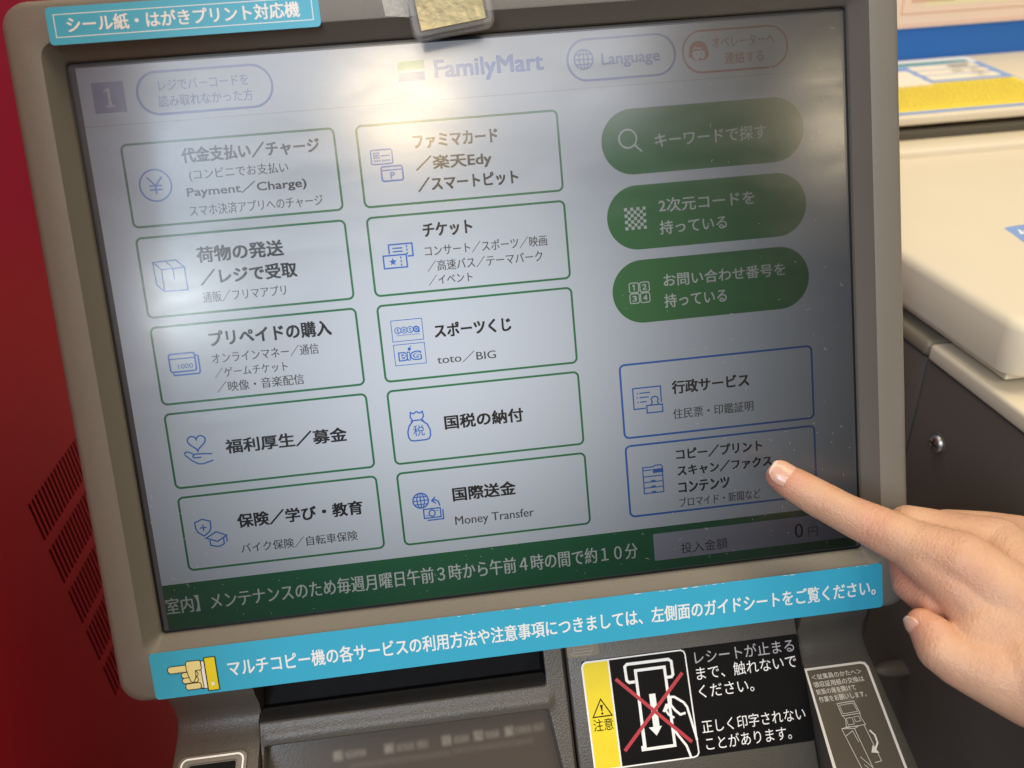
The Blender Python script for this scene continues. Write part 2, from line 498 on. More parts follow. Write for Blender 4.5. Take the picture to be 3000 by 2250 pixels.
# bezel: lofted rounded rectangles from the back round the front to the glass
def ring(u, v0, v1, r, n, seg=6):
    return [(x, y, n) for x, y in rrect(-u, v0, u, v1, r, seg)]
bm = bmesh.new()
mm = 0.001
loft(bm, [ring(.1640, -.1350, .1320, .0100, -.034), ring(.1688, -.1388, .1342, .0100, .0045), ring(.1687, -.1387, .1341, .0100, .0070),
          ring(.1681, -.1381, .1336, .0098, .0086), ring(.1669, -.1369, .1325, .0094, .0096), ring(.1655, -.1355, .1311, .0090, .0100),
          ring(.1566, -.1192, .1197, .0060, .0100), ring(.1560, -.1186, .1191, .0058, .0098), ring(.1530, -.1150, .1150, .0022, .0016),
          ring(.1526, -.1146, .1146, .0018, .0010), ring(.1523, -.1143, .1143, .0015, .0002), ring(.1523, -.1143, .1143, .0015, -.0040)])
bmesh.ops.recalc_face_normals(bm, faces=bm.faces[:])
finish(bm, 'bezel', M['bezel'], kio, M_SCREEN, 30)
bm = bmesh.new(); rbox(bm, -.160, .160, -.130, .128, -.060, -.006, 0.002)
finish(bm, 'monitor_back', M['console'], kio, M_SCREEN)
# black gap round the glass
bm = bmesh.new()
loft(bm, [ring(.1524, -.1144, .1144, .0015, -.0012), ring(.1506, -.1126, .1126, .0012, -.0012), ring(.1506, -.1126, .1126, .0012, -.0030)])
finish(bm, 'gasket', M['gasket'], kio, M_SCREEN)

# ---- the display: one sheet of glass whose lit fields are its sub-parts.  UI units: 1024 x 768 over 304 x 228 mm
UI = 0.304 / 1024
def ui_art(level): return Art(UI, 512, 384, h0=level * 0.00002)
bm = bmesh.new()
bm.faces.new([bm.verts.new(p) for p in ((-.1507, -.1127, 0), (.1507, -.1127, 0), (.1507, .1127, 0), (-.1507, .1127, 0))])
scr = finish(bm, 'screen', M['L_off'], kio, M_SCREEN)
A = ui_art(1)
A.rect(10.5, 6.5, 1016.5, 763, 'L_bg')
A.rect(10.5, 78.3, 1016.5, 79.6, 'L_line')
A.done('display_background', scr, M_SCREEN)

BW = 2.9
def menu(x0, y0, x1, y1, line, texts, icon, name='menu_button', label=None):
    A = ui_art(3)
    A.rect(x0 + 1, y0 + 1, x1 - 1, y1 - 1, 'L_box', 7)
    A.frame(x0 + BW / 2, y0 + BW / 2, x1 - BW / 2, y1 - BW / 2, BW, line, 7)
    for s, a, b_, c, d, m, bo in texts: A.text(s, a, b_, c, d, m, bo)
    icon(A)
    A.done(name, scr, M_SCREEN, label)
HB, HT = 0.030, 0.011       # stroke weight of headings and small print
def hd(s, a, b_, c, d, bo=HB): return (s, a, b_, c, d, 'L_black', bo)
def sm_(s, a, b_, c, d): return (s, a, b_, c, d, 'L_grey', HT)
IB = 'L_blue'

def i_yen(A):
    A.arc(86.5, 157.5, 20, 20, 0, 360, 2, IB, 32)
    A.stroke([(77, 147), (86.5, 158)], 2.2, IB); A.stroke([(96, 147), (86.5, 158), (86.5, 168.5)], 2.2, IB)
    A.stroke([(78.5, 158), (94.5, 158)], 2, IB); A.stroke([(78.5, 163), (94.5, 163)], 2, IB)
def i_parcel(A):
    A.stroke([(67.5, 255.2), (97, 254.5), (106.9, 264.8), (77.2, 265.4)], 1.8, IB, True)
    A.stroke([(67.5, 255.2), (68.1, 284.8), (76.9, 294.3), (107.1, 294.6), (106.9, 264.8)], 1.8, IB)
    A.stroke([(77.2, 265.4), (76.9, 294.3)], 1.8, IB)
    A.stroke([(84, 254.8), (91.8, 265), (92, 280.2)], 1.6, IB)
def i_card(A):
    A.frame(68.5, 378, 102.6, 402.3, 2.2, IB, 3)
    A.stroke([(68.5, 384.8), (102.6, 384.8)], 1.8, IB)
    A.stroke([(104, 381.6), (107, 383.5), (107, 404.5), (105, 406.8), (73, 406.8), (71.2, 403.8)], 2.2, IB)
    A.text('1000', 79, 392, 98.5, 398.6, IB, 0.01)
def i_heart(A):
    pts = []
    for i in range(36):
        t = 2 * math.pi * i / 36
        pts.append((87.6 + 12 * math.sin(t) ** 3, 500.5 - 11.6 * (13 * math.cos(t) - 5 * math.cos(2 * t) - 2 * math.cos(3 * t) - math.cos(4 * t)) / 16))
    A.stroke(pts, 2, IB, True)
    A.stroke([(106, 518.5), (94, 517.3), (84, 516.7), (80.5, 518.2), (79.7, 520.4), (81, 521.8), (91, 521.9)], 1.9, IB)
    A.stroke([(81.5, 516.8), (76, 513.4), (71.9, 512.4), (69.4, 514.2), (70.2, 517.3), (78, 525.5), (86, 530.7), (92, 531.3), (106.2, 527.6)], 1.9, IB)
def i_shield(A):
    A.stroke([(68.2, 612.9), (78.6, 609), (89.2, 612.9), (88.9, 622), (86.5, 627.5), (78.2, 633.2), (70.6, 627), (68.4, 621)], 1.9, IB, True)
    A.stroke([(78.6, 616.5), (78.6, 626)], 1.8, IB); A.stroke([(73.9, 621.2), (83.3, 621.2)], 1.8, IB)
    A.stroke([(80.4, 636.6), (95, 629), (108.4, 635.6), (95, 643)], 1.9, IB, True)
    A.stroke([(84.9, 640), (85.1, 647.5), (92.7, 650), (98, 650), (103.6, 647.3), (103.8, 639)], 1.9, IB)
    A.stroke([(108, 636.4), (108, 645)], 1.8, IB)
def i_cards(A):
    A.frame(366.8, 136.2, 394.8, 154.6, 2, IB, 2.5)
    A.frame(370.5, 140, 377.5, 146.5, 1.4, IB); A.rect(372, 142, 376, 145, IB)
    A.stroke([(380, 144), (391.5, 144)], 1.6, IB)
    for k in range(3): A.rect(370.5 + k * 3, 149, 372.6 + k * 3, 151.6, IB)
    for k in range(4): A.rect(380.5 + k * 3, 149, 382.6 + k * 3, 151.6, IB)
    A.frame(378.3, 158.3, 406.2, 177, 2.3, IB, 2.5)
    A.stroke([(378.3, 163), (406.2, 163)], 1.8, IB)
    A.text('P', 389.4, 165.8, 395.6, 174.2, IB, 0.03)
def i_ticket(A):
    A.stroke([(376.3, 272.5), (376.3, 260.4), (407.8, 260.4), (407.8, 277.2), (400.5, 277.2)], 2, IB)
    A.stroke([(381, 265.6), (394.5, 265.6)], 1.8, IB); A.stroke([(381, 270), (394.5, 270)], 1.8, IB)
    for k in range(3): A.rect(399.4, 262.6 + k * 4.6, 401.2, 265.4 + k * 4.6, IB)
    A.frame(367.6, 274.6, 398.6, 291.4, 2, IB)
    st = []
    for k in range(10):
        rr = 5.6 if k % 2 == 0 else 2.4
        st.append((380 + rr * math.sin(math.pi * k / 5), 283.3 - rr * math.cos(math.pi * k / 5)))
    A.poly(st, IB)
    for k in range(3): A.rect(390.2, 276.8 + k * 4.8, 392, 279.8 + k * 4.8, IB)
def i_lottery(A):
    A.frame(367.5, 362.2, 409.7, 391, 1.0, IB); A.frame(367.5, 395.5, 409.8, 424, 1.0, IB)
    for k, c in enumerate('toto'):
        cx = 375.8 + k * 8.4
        if k == 3:
            A.disc(cx, 376.2, 4.6, IB); A.arc(cx, 376.2, 2.1, 2.1, 0, 360, 1.0, 'L_box', 12); A.rect(cx + 2, 378, cx + 4.4, 380.8, IB)
        else:
            A.arc(cx, 376.2, 4.2, 4.2, 0, 360, 1.1, IB, 20)
            if c == 'o': A.arc(cx, 376.2, 1.6, 1.6, 0, 360, 1.2, IB, 12)
            else: A.text('t', cx - 1.6, 373.4, cx + 1.6, 379, IB, 0.02)
    A.rect(373, 382.6, 405, 383.3, IB)
    A.text('BIG', 372.6, 405.8, 404.6, 418.8, IB, 0.075)
    A.text('BIG', 374.4, 407.4, 402.8, 417.2, 'L_box', 0.012)
    A.disc(388.5, 402.6, 2.3, IB); A.stroke([(389, 401), (391.2, 398.2)], 1, IB)
def i_bag(A):
    A.stroke([(382, 502.6), (379.2, 498), (380, 490.8), (384, 493), (388.4, 490.2), (392.6, 493), (396.6, 490.8), (397.6, 497.6), (394, 502.6)], 1.9, IB)
    A.stroke([(379, 504.2), (382, 502.6), (394, 502.6), (397.5, 504)], 1.9, IB)
    A.stroke([(382, 503.5), (376.5, 509.5), (373.6, 518), (374, 526), (376.5, 530.3), (381, 531.3), (397, 531.3), (402, 530.3), (404.4, 526), (404.8, 518), (401.6, 509.5), (394.4, 503.5)], 2, IB)
    A.text('税', 381, 509.6, 396.8, 525, IB, 0.006)
def globe(A, cx, cy, r, m, wd):
    A.arc(cx, cy, r, r, 0, 360, wd, m, 28)
    A.arc(cx, cy, r * .48, r, 0, 360, wd * .8, m, 24)
    A.stroke([(cx, cy - r), (cx, cy + r)], wd * .8, m); A.stroke([(cx - r, cy), (cx + r, cy)], wd * .8, m)
    k = r * .86
    A.stroke([(cx - k, cy - r * .5), (cx + k, cy - r * .5)], wd * .8, m); A.stroke([(cx - k, cy + r * .5), (cx + k, cy + r * .5)], wd * .8, m)
def i_transfer(A):
    globe(A, 380.4, 618, 10.8, IB, 2)
    A.stroke([(396.4, 619.6), (400.5, 618.8), (404.8, 621.2), (406.6, 628)], 2, IB)
    A.stroke([(401, 614.6), (395.8, 619.8), (401.6, 624.2)], 1.9, IB)
    A.frame(382.9, 631.2, 406.6, 644.4, 1.9, IB); A.arc(394.6, 637.8, 4.2, 4.6, 0, 360, 1.9, IB, 20)
    A.rect(386, 640.3, 389.6, 641.6, IB); A.rect(400, 634, 403.6, 635.3, IB)
    A.stroke([(387, 647.8), (410, 647.8), (410, 633.6)], 1.9, IB)
def i_doc(A):
    A.stroke([(711.5, 520.4), (694.6, 520.4), (694.6, 490.6), (734.8, 490.6), (734.8, 514)], 1.9, IB)
    for k in range(3):
        A.rect(700, 497.2 + k * 6.4, 701.8, 499 + k * 6.4, IB); A.rect(704, 497.2 + k * 6.4, (719.5, 717, 713.5)[k], 498.9 + k * 6.4, IB)
    A.frame(713.2, 516.8, 735.9, 527.6, 1.9, IB)
    A.stroke([(719.4, 516.4), (721.6, 512.6), (720.2, 508.6), (722, 505.6), (725.4, 504.4), (728.8, 505.6), (730.4, 508.6), (729, 512.6), (731, 516.4)], 1.9, IB)
def i_mfp(A):
    A.stroke([(700.9, 606.8), (717, 606.8), (718.5, 605), (727.8, 605), (729.6, 607.4), (729.6, 645.4), (700.9, 645.4)], 1.7, IB, True)
    A.rect(715.5, 610.2, 731, 616.2, IB)
    for y in (611.2, 620.6, 629, 637.2): A.stroke([(701, y), (729.4 if y > 612 else 715, y)], 1.6, IB)
    for y in (626.4, 634.6, 642.8): A.rect(711.8, y, 718.4, y + 2.2, IB)

CX = ((49.5, 323.6), (350.2, 620), (676.8, 959.4))
RY = ((102.6, 210.2), (221.4, 328.4), (339, 446.2), (456.8, 563.2), (574, 681.4))
def cell(c, r_): return CX[c][0], RY[r_][0], CX[c][1], RY[r_][1]
G = 'L_green'
menu(*cell(0, 0), G, [hd('代金支払い／チャージ', 124.4, 113.4, 302, 133), hd('(コンビニでお支払い', 130.5, 141, 258, 157.2, 0.012),
     hd('Payment／Charge)', 124.4, 162, 279, 178.6, 0.022), sm_('スマホ決済アプリへのチャージ', 124.4, 186.4, 297.5, 201.2)], i_yen, label='payment and charge menu button with a yen sign')
menu(*cell(0, 1), G, [hd('荷物の発送', 124.6, 240.4, 238, 261.6), hd('／レジで受取', 124.6, 270.4, 252, 291.2), sm_('通販／フリマアプリ', 124.6, 299.6, 234.2, 314.4)], i_parcel, label='parcel menu button with a box drawing')
menu(*cell(0, 2), G, [hd('プリペイドの購入', 124.4, 352, 287.2, 373.4), sm_('オンラインマネー／通信', 124.2, 381.8, 266.8, 396.6), sm_('／ゲームチケット', 124.8, 402.2, 222.6, 415.8),
     sm_('／映像・音楽配信', 124.8, 421.2, 242, 436)], i_card, label='prepaid menu button with a card drawing')
menu(*cell(0, 3), G, [hd('福利厚生／募金', 124.6, 501, 290, 521.4)], i_heart, label='donation menu button with a heart over a hand')
menu(*cell(0, 4), G, [hd('保険／学び・教育', 125.4, 607.2, 299, 627.8), sm_('バイク保険／自転車保険', 125.2, 650.2, 287, 664.6)], i_shield, label='insurance and education menu button with a shield')
menu(*cell(1, 0), G, [hd('ファミマカード', 424, 120.4, 537, 139.2), hd('／楽天Edy', 424, 148.6, 526, 169.8), hd('／スマートピット', 424, 175.8, 559.4, 195)], i_cards, label='card menu button with two small cards')
menu(*cell(1, 1), G, [hd('チケット', 424, 236, 491.2, 255), sm_('コンサート／スポーツ／映画', 423.8, 265.6, 590.8, 280.6), sm_('／高速バス／テーマパーク', 424.8, 286, 583, 301),
     sm_('／イベント', 424.8, 305.6, 484.8, 319.4)], i_ticket, label='ticket menu button with two tickets')
menu(*cell(1, 2), G, [hd('スポーツくじ', 425, 371.6, 531.4, 391.6), sm_('toto／BIG', 424.8, 413.6, 506.4, 428.4)], i_lottery, label='sports lottery menu button')
menu(*cell(1, 3), G, [hd('国税の納付', 425.4, 500.2, 536.6, 520.4)], i_bag, label='tax payment menu button with a money bag')
menu(*cell(1, 4), G, [hd('国際送金', 425.8, 604.2, 516.2, 624.8), sm_('Money Transfer', 425.6, 646.6, 538.8, 663.4)], i_transfer, label='money transfer menu button with a globe')
menu(CX[2][0], 454.2, CX[2][1], 562.4, IB, [hd('行政サービス', 751, 485.2, 864.6, 504.6), sm_('住民票・印鑑証明', 750.6, 525.6, 868.8, 541)], i_doc, label='blue framed official certificates menu button')
menu(CX[2][0], 571.4, CX[2][1], 679, IB, [hd('コピー／プリント', 751, 584.4, 879, 601.6), hd('スキャン／ファクス', 751.4, 609, 892.4, 625.6), hd('コンテンツ', 751.4, 634, 827.8, 651),
     sm_('ブロマイド・新聞など', 751.4, 657.4, 873.4, 672.4)], i_mfp, label='blue framed copy and print menu button under the fingertip')

# green pills
TW = 'L_text_white'
def pill(y0, y1, texts, icon, label):
    A = ui_art(3)
    A.rect(676, y0, 958.4, y1, 'L_pill', (y1 - y0) / 2, 14)
    for s, a, b_, c, d in texts: A.text(s, a, b_, c, d, TW, 0.014)
    icon(A)
    A.done('pill_button', scr, M_SCREEN, label)
def i_mag(A):
    A.arc(712.4, 148.4, 12, 12, 0, 360, 2.3, TW, 28); A.stroke([(720.8, 157), (731, 166.6)], 2.4, TW)
def i_check(A):
    k = 30 / 7
    for i in range(7):
        for j in range(7):
            if (i + j) % 2 == 0: A.rect(700.4 + i * k, 239.9 + j * k, 700.4 + (i + 1) * k, 239.9 + (j + 1) * k, TW)
def i_keys(A):
    for k, c in enumerate('1234'):
        x, y = 700 + (k % 2) * 15, 342.4 + (k // 2) * 15
        A.frame(x, y, x + 13.2, y + 13.2, 1.3, TW, 2.4); (A.stroke([(x + 4.6, y + 4.4), (x + 6.8, y + 3), (x + 6.8, y + 10.4)], 1.5, TW) if c == '1' else A.text(c, x + 3.4, y + 2.8, x + 9.6, y + 10.6, TW, 0.02))
pill(109.6, 196, [('キーワードで探す', 749.4, 144, 906, 163.2)], i_mag, 'green keyword search pill with a magnifier')
pill(210.6, 297.4, [('2次元コードを', 749, 231, 884.8, 250), ('持っている', 748.4, 261, 843.6, 279.8)], i_check, 'green pill with a chequered square')
pill(311.6, 398.8, [('お問い合わせ番号を', 749, 333.8, 924.4, 351.8), ('持っている', 748.4, 362, 838, 381)], i_keys, 'green pill with four number keys')

# header row
A = ui_art(3); A.frame(81.5, 17.5, 251.5, 69.6, 3, 'L_navy', 26, 12)
A.text('レジでバーコードを', 109, 27.6, 222.2, 41.4, 'L_navy', 0.010); A.text('読み取れなかった方', 106, 46.6, 225.5, 61.2, 'L_navy', 0.010)
A.done('header_button', scr, M_SCREEN, 'rounded header button about bar codes')
A = ui_art(3); A.rect(26.6, 25.4, 66, 63.4, 'L_badge'); A.poly([(44.6, 33), (48.2, 32.4), (48.2, 54), (44.6, 54)], 'L_bg'); A.poly([(40.6, 35.6), (44.6, 33.4), (44.6, 36.2), (40.6, 38)], 'L_bg'); A.rect(41, 54, 52, 56.2, 'L_bg')
A.done('page_number', scr, M_SCREEN)
A = ui_art(3); A.rect(414.4, 27.4, 449, 38.6, 'L_logo_green'); A.rect(414.4, 38.6, 449, 41.4, 'L_box'); A.rect(414.4, 41.4, 449, 52.6, 'L_navy')
A.text('FamilyMart', 461.6, 28.6, 606.6, 58.4, 'L_blue', 0.028)
A.done('shop_logo', scr, M_SCREEN)
A = ui_art(3); A.frame(638.6, 16.8, 784.4, 69, 3, 'L_navy', 26, 12); globe(A, 660.4, 42, 12.6, 'L_navy', 2.2)
A.text('Language', 684.2, 36, 763.6, 55.4, 'L_navy', 0.022)
A.done('header_button', scr, M_SCREEN, 'rounded language header button with a globe')
A = ui_art(3); A.frame(795.4, 16.8, 940, 70.2, 2.6, 'L_red', 26, 12)
A.text('オペレーターへ', 836, 25.6, 922.8, 40.2, 'L_red', 0.010); A.text('連絡する', 852.4, 46.6, 906.8, 62, 'L_red', 0.010)
A.disc(816.8, 42.4, 13, 'L_red', 24); A.disc(817, 46.4, 8.8, 'L_bg', 20)
A.poly([(808, 44), (811.5, 38.4), (818, 40.5), (825.6, 38.6), (826, 44), (822, 41.8), (812, 42.4)], 'L_red')
A.disc(813.6, 46.6, 1.1, 'L_red', 8); A.disc(820.6, 46.6, 1.1, 'L_red', 8)
A.rect(803.2, 43, 807.4, 50.6, 'L_red', 1.4); A.rect(826.4, 43, 830.6, 50.6, 'L_red', 1.4)
A.stroke([(828.4, 50), (826, 53.4), (819, 53.2)], 1.6, 'L_red'); A.disc(818.4, 53, 2, 'L_red', 10)
A.done('header_button', scr, M_SCREEN, 'rounded reddish operator header button with a headset face')

# footer
A = ui_art(2); A.rect(10.5, 697.8, 1016.5, 763, 'L_band')
A.text('室内】メンテナンスのため毎週月曜日午前３時から午前４時の間で約１０分', 11.5, 716.6, 685, 741.2, TW, 0.012)
A.done('footer_band', scr, M_SCREEN)
A = ui_art(4); A.rect(709.4, 707.6, 1012, 748.4, 'L_field', 1.5)
A.text('投入金額', 749.6, 725.8, 819.4, 742.6, 'L_black', 0.0); A.text('0', 922.2, 717.6, 935, 740, 'L_black', 0.006); A.text('円', 942.4, 725.4, 957.4, 740, 'L_grey', 0.0)
A.done('amount_field', scr, M_SCREEN)

# dust and lint lying on the glass, more of it towards the lower corners
rnd = random.Random(7)
A = Art(0.001, h0=0.00030, dh=0.0)
def dust(x, y):
    k = rnd.random()
    if k < 0.80:
        s = rnd.uniform(0.05, 0.17)
        a0 = rnd.random() * 6.28
        A.faces([(x + s * math.cos(a0 + q), y + s * rnd.uniform(.6, 1) * math.sin(a0 + q)) for q in (0, 1.3, 2.6, 3.9, 5.2)], [(0, 1, 2, 3, 4)], 'lint')
    else:
        L = rnd.uniform(0.5, 2.2); d = rnd.random() * 6.28; c = rnd.uniform(-1.8, 1.8)
        pts = [(x, y)]
        for i in range(5):
            d += c * 0.35
            pts.append((pts[-1][0] + L / 5 * math.cos(d), pts[-1][1] + L / 5 * math.sin(d)))
        A.stroke(pts, 0.07, 'lint')
n_d = 0
while n_d < 520:
    x, y = rnd.uniform(-149, 149), rnd.uniform(-111, 111)
    p = 0.16 + 0.85 * max(0, (y + 10) / 120) ** 1.2 + 0.35 * max(0, (x - 30) / 120) + 0.25 * (x < -100) * (y > 20)
    if rnd.random() < p:
        dust(x, y); n_d += 1
o = A.done('dust_specks', kio, M_SCREEN); o['kind'] = 'stuff'

# ---- stickers on the bezel
def sheet(A, x0, y0, x1, y1, m, r): A.rect(x0, y0, x1, y1, m, r, 5)
A = Art(0.001, h0=0.01010, dh=0.000015)
sheet(A, -151.8, -130.6, -54.8, -117.6, 'cyan', 1.6)
A.frame(-149.2, -128.0, -57.4, -120.2, 0.28, 'white_ink')
A.text('シール紙・はがきプリント対応機', -145, -127.0, -62, -121.4, 'white_ink', 0.020)
A.done('guide_sticker', kio, M_SCREEN, 'small cyan sticker with a thin white frame at the top left of the bezel')
A = Art(0.001, h0=0.01010, dh=0.000015)
sheet(A, -154.4, 117.4, 155.6, 137.6, 'cyan', 1.6)
A.text('マルチコピー機の各サービスの利用方法や注意事項につきましては、左側面のガイドシートをご覧ください。', -124.2, 124.4, 152.4, 131.6, 'white_ink', 0.014)
K = 'black_ink'
def blob(pts, m): A.poly(pts, m); A.stroke(pts, 0.32, K, True)
def yy(l): return [(x, -y) for x, y in l]
A.rect(-135.6, 123.2, -133.2, 135.2, 'white_ink'); A.frame(-135.6, 123.2, -133.2, 135.2, 0.3, K)
blob([(-140.2, 123.3), (-134.9, 122.9), (-134.7, 134.9), (-140.0, 134.5)], 'cream_ink')
for x0, y0, x1, y1 in ((-142.9, 127.2, -136.2, 129.6), (-142.8, 129.6, -136.4, 132.0), (-141.8, 132.2, -135.6, 134.9)): blob(rrect(x0, y0, x1, y1, 1.15, 5), 'cream_ink')
blob(rrect(-147.9, 124.0, -139.4, 127.0, 1.45, 5), 'cream_ink')
blob([(-140.4, 123.0), (-139.6, 122.5), (-135.0, 122.6), (-134.5, 123.2), (-134.5, 126.4), (-135.0, 126.8), (-137.0, 126.8), (-137.2, 129.6), (-138.0, 131.4), (-138.8, 131.9), (-139.4, 131.2), (-140.1, 128.6), (-140.5, 126.0)], 'cream_ink')
A.rect(-133.0, 121.8, -128.6, 136.2, 'yellow_ink'); A.frame(-133.0, 121.8, -128.6, 136.2, 0.35, K); A.disc(-130.9, 133.4, 0.75, 'white_ink', 14)
wr_ = random.Random(11)
for x in [wr_.uniform(-40, 150) for k in range(26)] + [wr_.uniform(58, 78) for k in range(10)]:
    L = wr_.uniform(0.5, 3.2); hgt = wr_.uniform(0.10, 0.34)
    A.poly([(x, 117.42), (x + L, 117.42), (x + L * .8, 117.42 + hgt * .5), (x + L * .45, 117.42 + hgt), (x + L * .2, 117.42 + hgt * .6)], 'white_ink')
A.done('guide_sticker', kio, M_SCREEN, 'long cyan sticker with a pointing hand along the lower bezel')

# ---- console below the screen.  Its ends follow an S-shaped profile (v, n in mm)
PROF = [(-120, -14), (-132, 2), (-140, 3.0), (-146, 0.6), (-151, -2.6), (-156, -4.0), (-160, -2.9), (-163.5, 0.8), (-167, 5.2), (-176, 15.6), (-186, 27.1), (-196, 38.8), (-203, 50), (-208, 62), (-211, 76)]
def strip(u0, u1, round_left, round_right, name, parent):
    bm = bmesh.new()
    cols = []
    R_ = 0.004
    for u, ins in ((u0, R_ if round_left else 0), (u0 + R_ * .3, R_ * .29 if round_left else 0), (u0 + R_, 0), (u1 - R_, 0), (u1 - R_ * .3, R_ * .29 if round_right else 0), (u1, R_ if round_right else 0)):
        col = []
        for i, (v, n) in enumerate(PROF):
            a_, b_ = PROF[max(0, i - 1)], PROF[min(len(PROF) - 1, i + 1)]
            d = Vector((b_[0] - a_[0], b_[1] - a_[1])).normalized()
            nr = Vector((d.y, -d.x))
            if nr.y < 0: nr = -nr
            col.append(bm.verts.new((u, v / 1000 - nr.x * ins, n / 1000 - nr.y * ins)))
        col.append(bm.verts.new((u, -0.235, 0.07))); col.append(bm.verts.new((u, -0.20, -0.06))); col.append(bm.verts.new((u, -0.12, -0.06)))
        cols.append(col)
    for a_, b_ in zip(cols, cols[1:]):
        for i in range(len(a_) - 1):
            bm.faces.new((a_[i], a_[i + 1], b_[i + 1], b_[i]))
    bm.faces.new(cols[0]); bm.faces.new(cols[-1])
    bmesh.ops.recalc_face_normals(bm, faces=bm.faces[:])
    return finish(bm, name, M['console'], parent, M_SCREEN, 35)
strip(-.155, -.1180, True, False, 'console_side', kio)
strip(.1222, .155, False, True, 'console_side', kio)

FP = frame_on_screen((0, -.150, 0), 17)       # plane of the reader module and the receipt printer cover
# reader module as a relief: slot on top, rounded bar, pocket for the smoked pane
def sstep(a_, b_, x):
    t = min(1, max(0, (x - a_) / (b_ - a_))); return t * t * (3 - 2 * t)
def relief(u, t):
    h = 0.0
    # rounded bar between slot and pocket
    if t > 8: h += 1.1 * math.exp(-((t - 14.8) / 3.2) ** 2) * sstep(-119, -114, u) * (1 - sstep(6, 10, u))
    # slot with a sloping lower lip
    lat = sstep(-119.0, -117.8, u) * (1 - sstep(5.2, 6.6, u))
    if t < 9.2:
        dep = -11 * (1 - sstep(3.6, 4.2, t)) + (-7.5 + 7.5 * sstep(3.6, 9.2, t)) * sstep(3.6, 4.2, t)
        slot = min(0, dep)
        h = h * (1 - lat) + slot * lat
    # pocket
    k = max(0.0, (t - 19.5) / 23.0)
    ur, ul = 5.2 + 3.0 * k, -115.4 - 1.6 * k
    p = sstep(ul - .9, ul + .4, u) * (1 - sstep(ur - .4, ur + 1.3, u)) * sstep(17.6, 20.0, t)
    h -= 6.2 * p
    # edges of the module roll away
    h -= 2.2 * (1 - sstep(-118.4, -117.2, u)) + 2.6 * sstep(14.4, 15.3, u)
    return h
bm = bmesh.new()
us = [-118.4 + 0.2 * i for i in range(16)] + [-115 + 1.5 * i for i in range(1, 79)] + [2.2 + 0.35 * i for i in range(0, 39)]
us = sorted(set(round(x, 3) for x in us))
ts = sorted(set([round(-12 + 1.0 * i, 3) for i in range(0, 15)] + [round(2.6 + 0.3 * i, 3) for i in range(0, 62)] + [round(21.5 + 2.0 * i, 3) for i in range(0, 20)]))
gv = [[bm.verts.new((u / 1000, -t / 1000, relief(u, t) / 1000)) for t in ts] for u in us]
for i in range(len(us) - 1):
    for j in range(len(ts) - 1):
        bm.faces.new((gv[i][j], gv[i][j + 1], gv[i + 1][j + 1], gv[i + 1][j]))
md = finish(bm, 'reader_module', [M['console'], M['slot'], M['dark']], kio, FP, 180)
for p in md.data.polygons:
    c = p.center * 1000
    if c.z < -0.7 and -c.y < 9.0 and c.x < 8: p.material_index = 2 if -c.y < 4.0 else 1  # slot shade painted by colour: black floor, dark grey lip
bm = bmesh.new()
bm.faces.new([bm.verts.new(p) for p in ((-.1182, -.060, 0), (.0098, -.060, 0), (.0062, -.0185, 0), (-.1164, -.0185, 0))])
# pane uses its own local frame so that the printed symbols sit under it
FPP = FP @ Matrix.Translation((0, 0, -0.0050))
for v in bm.verts: v.co.y += 0.0185
pane = finish(bm, 'smoked_pane', M['pane'], kio, FPP @ Matrix.Translation((0, -0.0185, 0)))
# receipt printer cover
bm = bmesh.new(); rbox(bm, .0164, .1214, -.062, .014, -.014, 0, 0.0012, 3)
finish(bm, 'printer_cover', M['console'], kio, FP, 40)
A = Art(0.001, h0=0.00006, dh=0.000012)
A.rect(16.9, -8.0, 31.0, -1.6, 'deck_taupe', 1.2)
A.stroke([(18.2, -3.4), (20, -2.4), (26.8, -2.4), (28, -3.8), (20.2, -3.6)], 0.3, 'line_ink', True)
A.stroke([(20.2, -3.8), (20.2, -7.5)], 0.3, 'line_ink'); A.stroke([(28.2, -3.8), (28.2, -7.5)], 0.3, 'line_ink')
A.stroke([(21, -5), (27.4, -5)], 0.25, 'line_ink'); A.stroke([(21, -6.4), (27.4, -6.4)], 0.25, 'line_ink')
A.done('paper_mark', kio, FP)
A = Art(0.001, h0=0.00010, dh=0.000012)
A.rect(22.4, 0.3, 120.9, 45.9, 'black_ink', 1.2)
A.poly([(22.3, 3.0), (22.8, 1.4), (24.4, 0.5), (34.9, 0.6), (34.9, 46), (22.6, 46)], 'white_ink')
A.poly([(23.1, 3.2), (23.5, 1.9), (24.8, 1.3), (34.2, 1.3), (34.2, 45.5), (23.3, 45.5)], 'yellow_ink')
A.stroke([(34.6, 0.9), (67.2, 0.9), (68.6, 1.6), (69.0, 3.0), (69.0, 44.2), (68.2, 45.4), (66.6, 45.8), (34.6, 45.8)], 0.6, 'white_ink')
A.stroke([(29.1, 16.9), (24.9, 24.1), (33.3, 24.1)], 0.5, K, True)
A.poly([(28.5, 19.3), (29.7, 19.3), (29.3, 22), (28.9, 22)], K); A.disc(29.1, 22.9, 0.5, K, 10)
A.text('注意', 24.6, 25.0, 33.3, 30.0, K, 0.002)
Wk = 'white_ink'
A.stroke([(45.2, 11.6), (42.6, 11.6), (41.6, 10.6), (41.5, 4.8), (42.6, 3.9), (61.2, 4.0), (62.4, 5.0), (62.4, 10.6), (61.6, 11.5), (59.4, 11.5)], 1.25, Wk)
A.stroke([(46.0, 7.0), (59.0, 7.0), (59.0, 39.9), (44.8, 39.9), (44.8, 39.0), (45.6, 39.0), (46.0, 20)], 1.25, Wk, False)
A.stroke([(45.95, 6.4), (45.9, 40.5)], 1.25, Wk)
A.rect(50.6, 17.5, 53.4, 31.4, Wk); A.poly([(48.6, 31.2), (54.4, 31.2), (51.6, 34.9)], Wk)
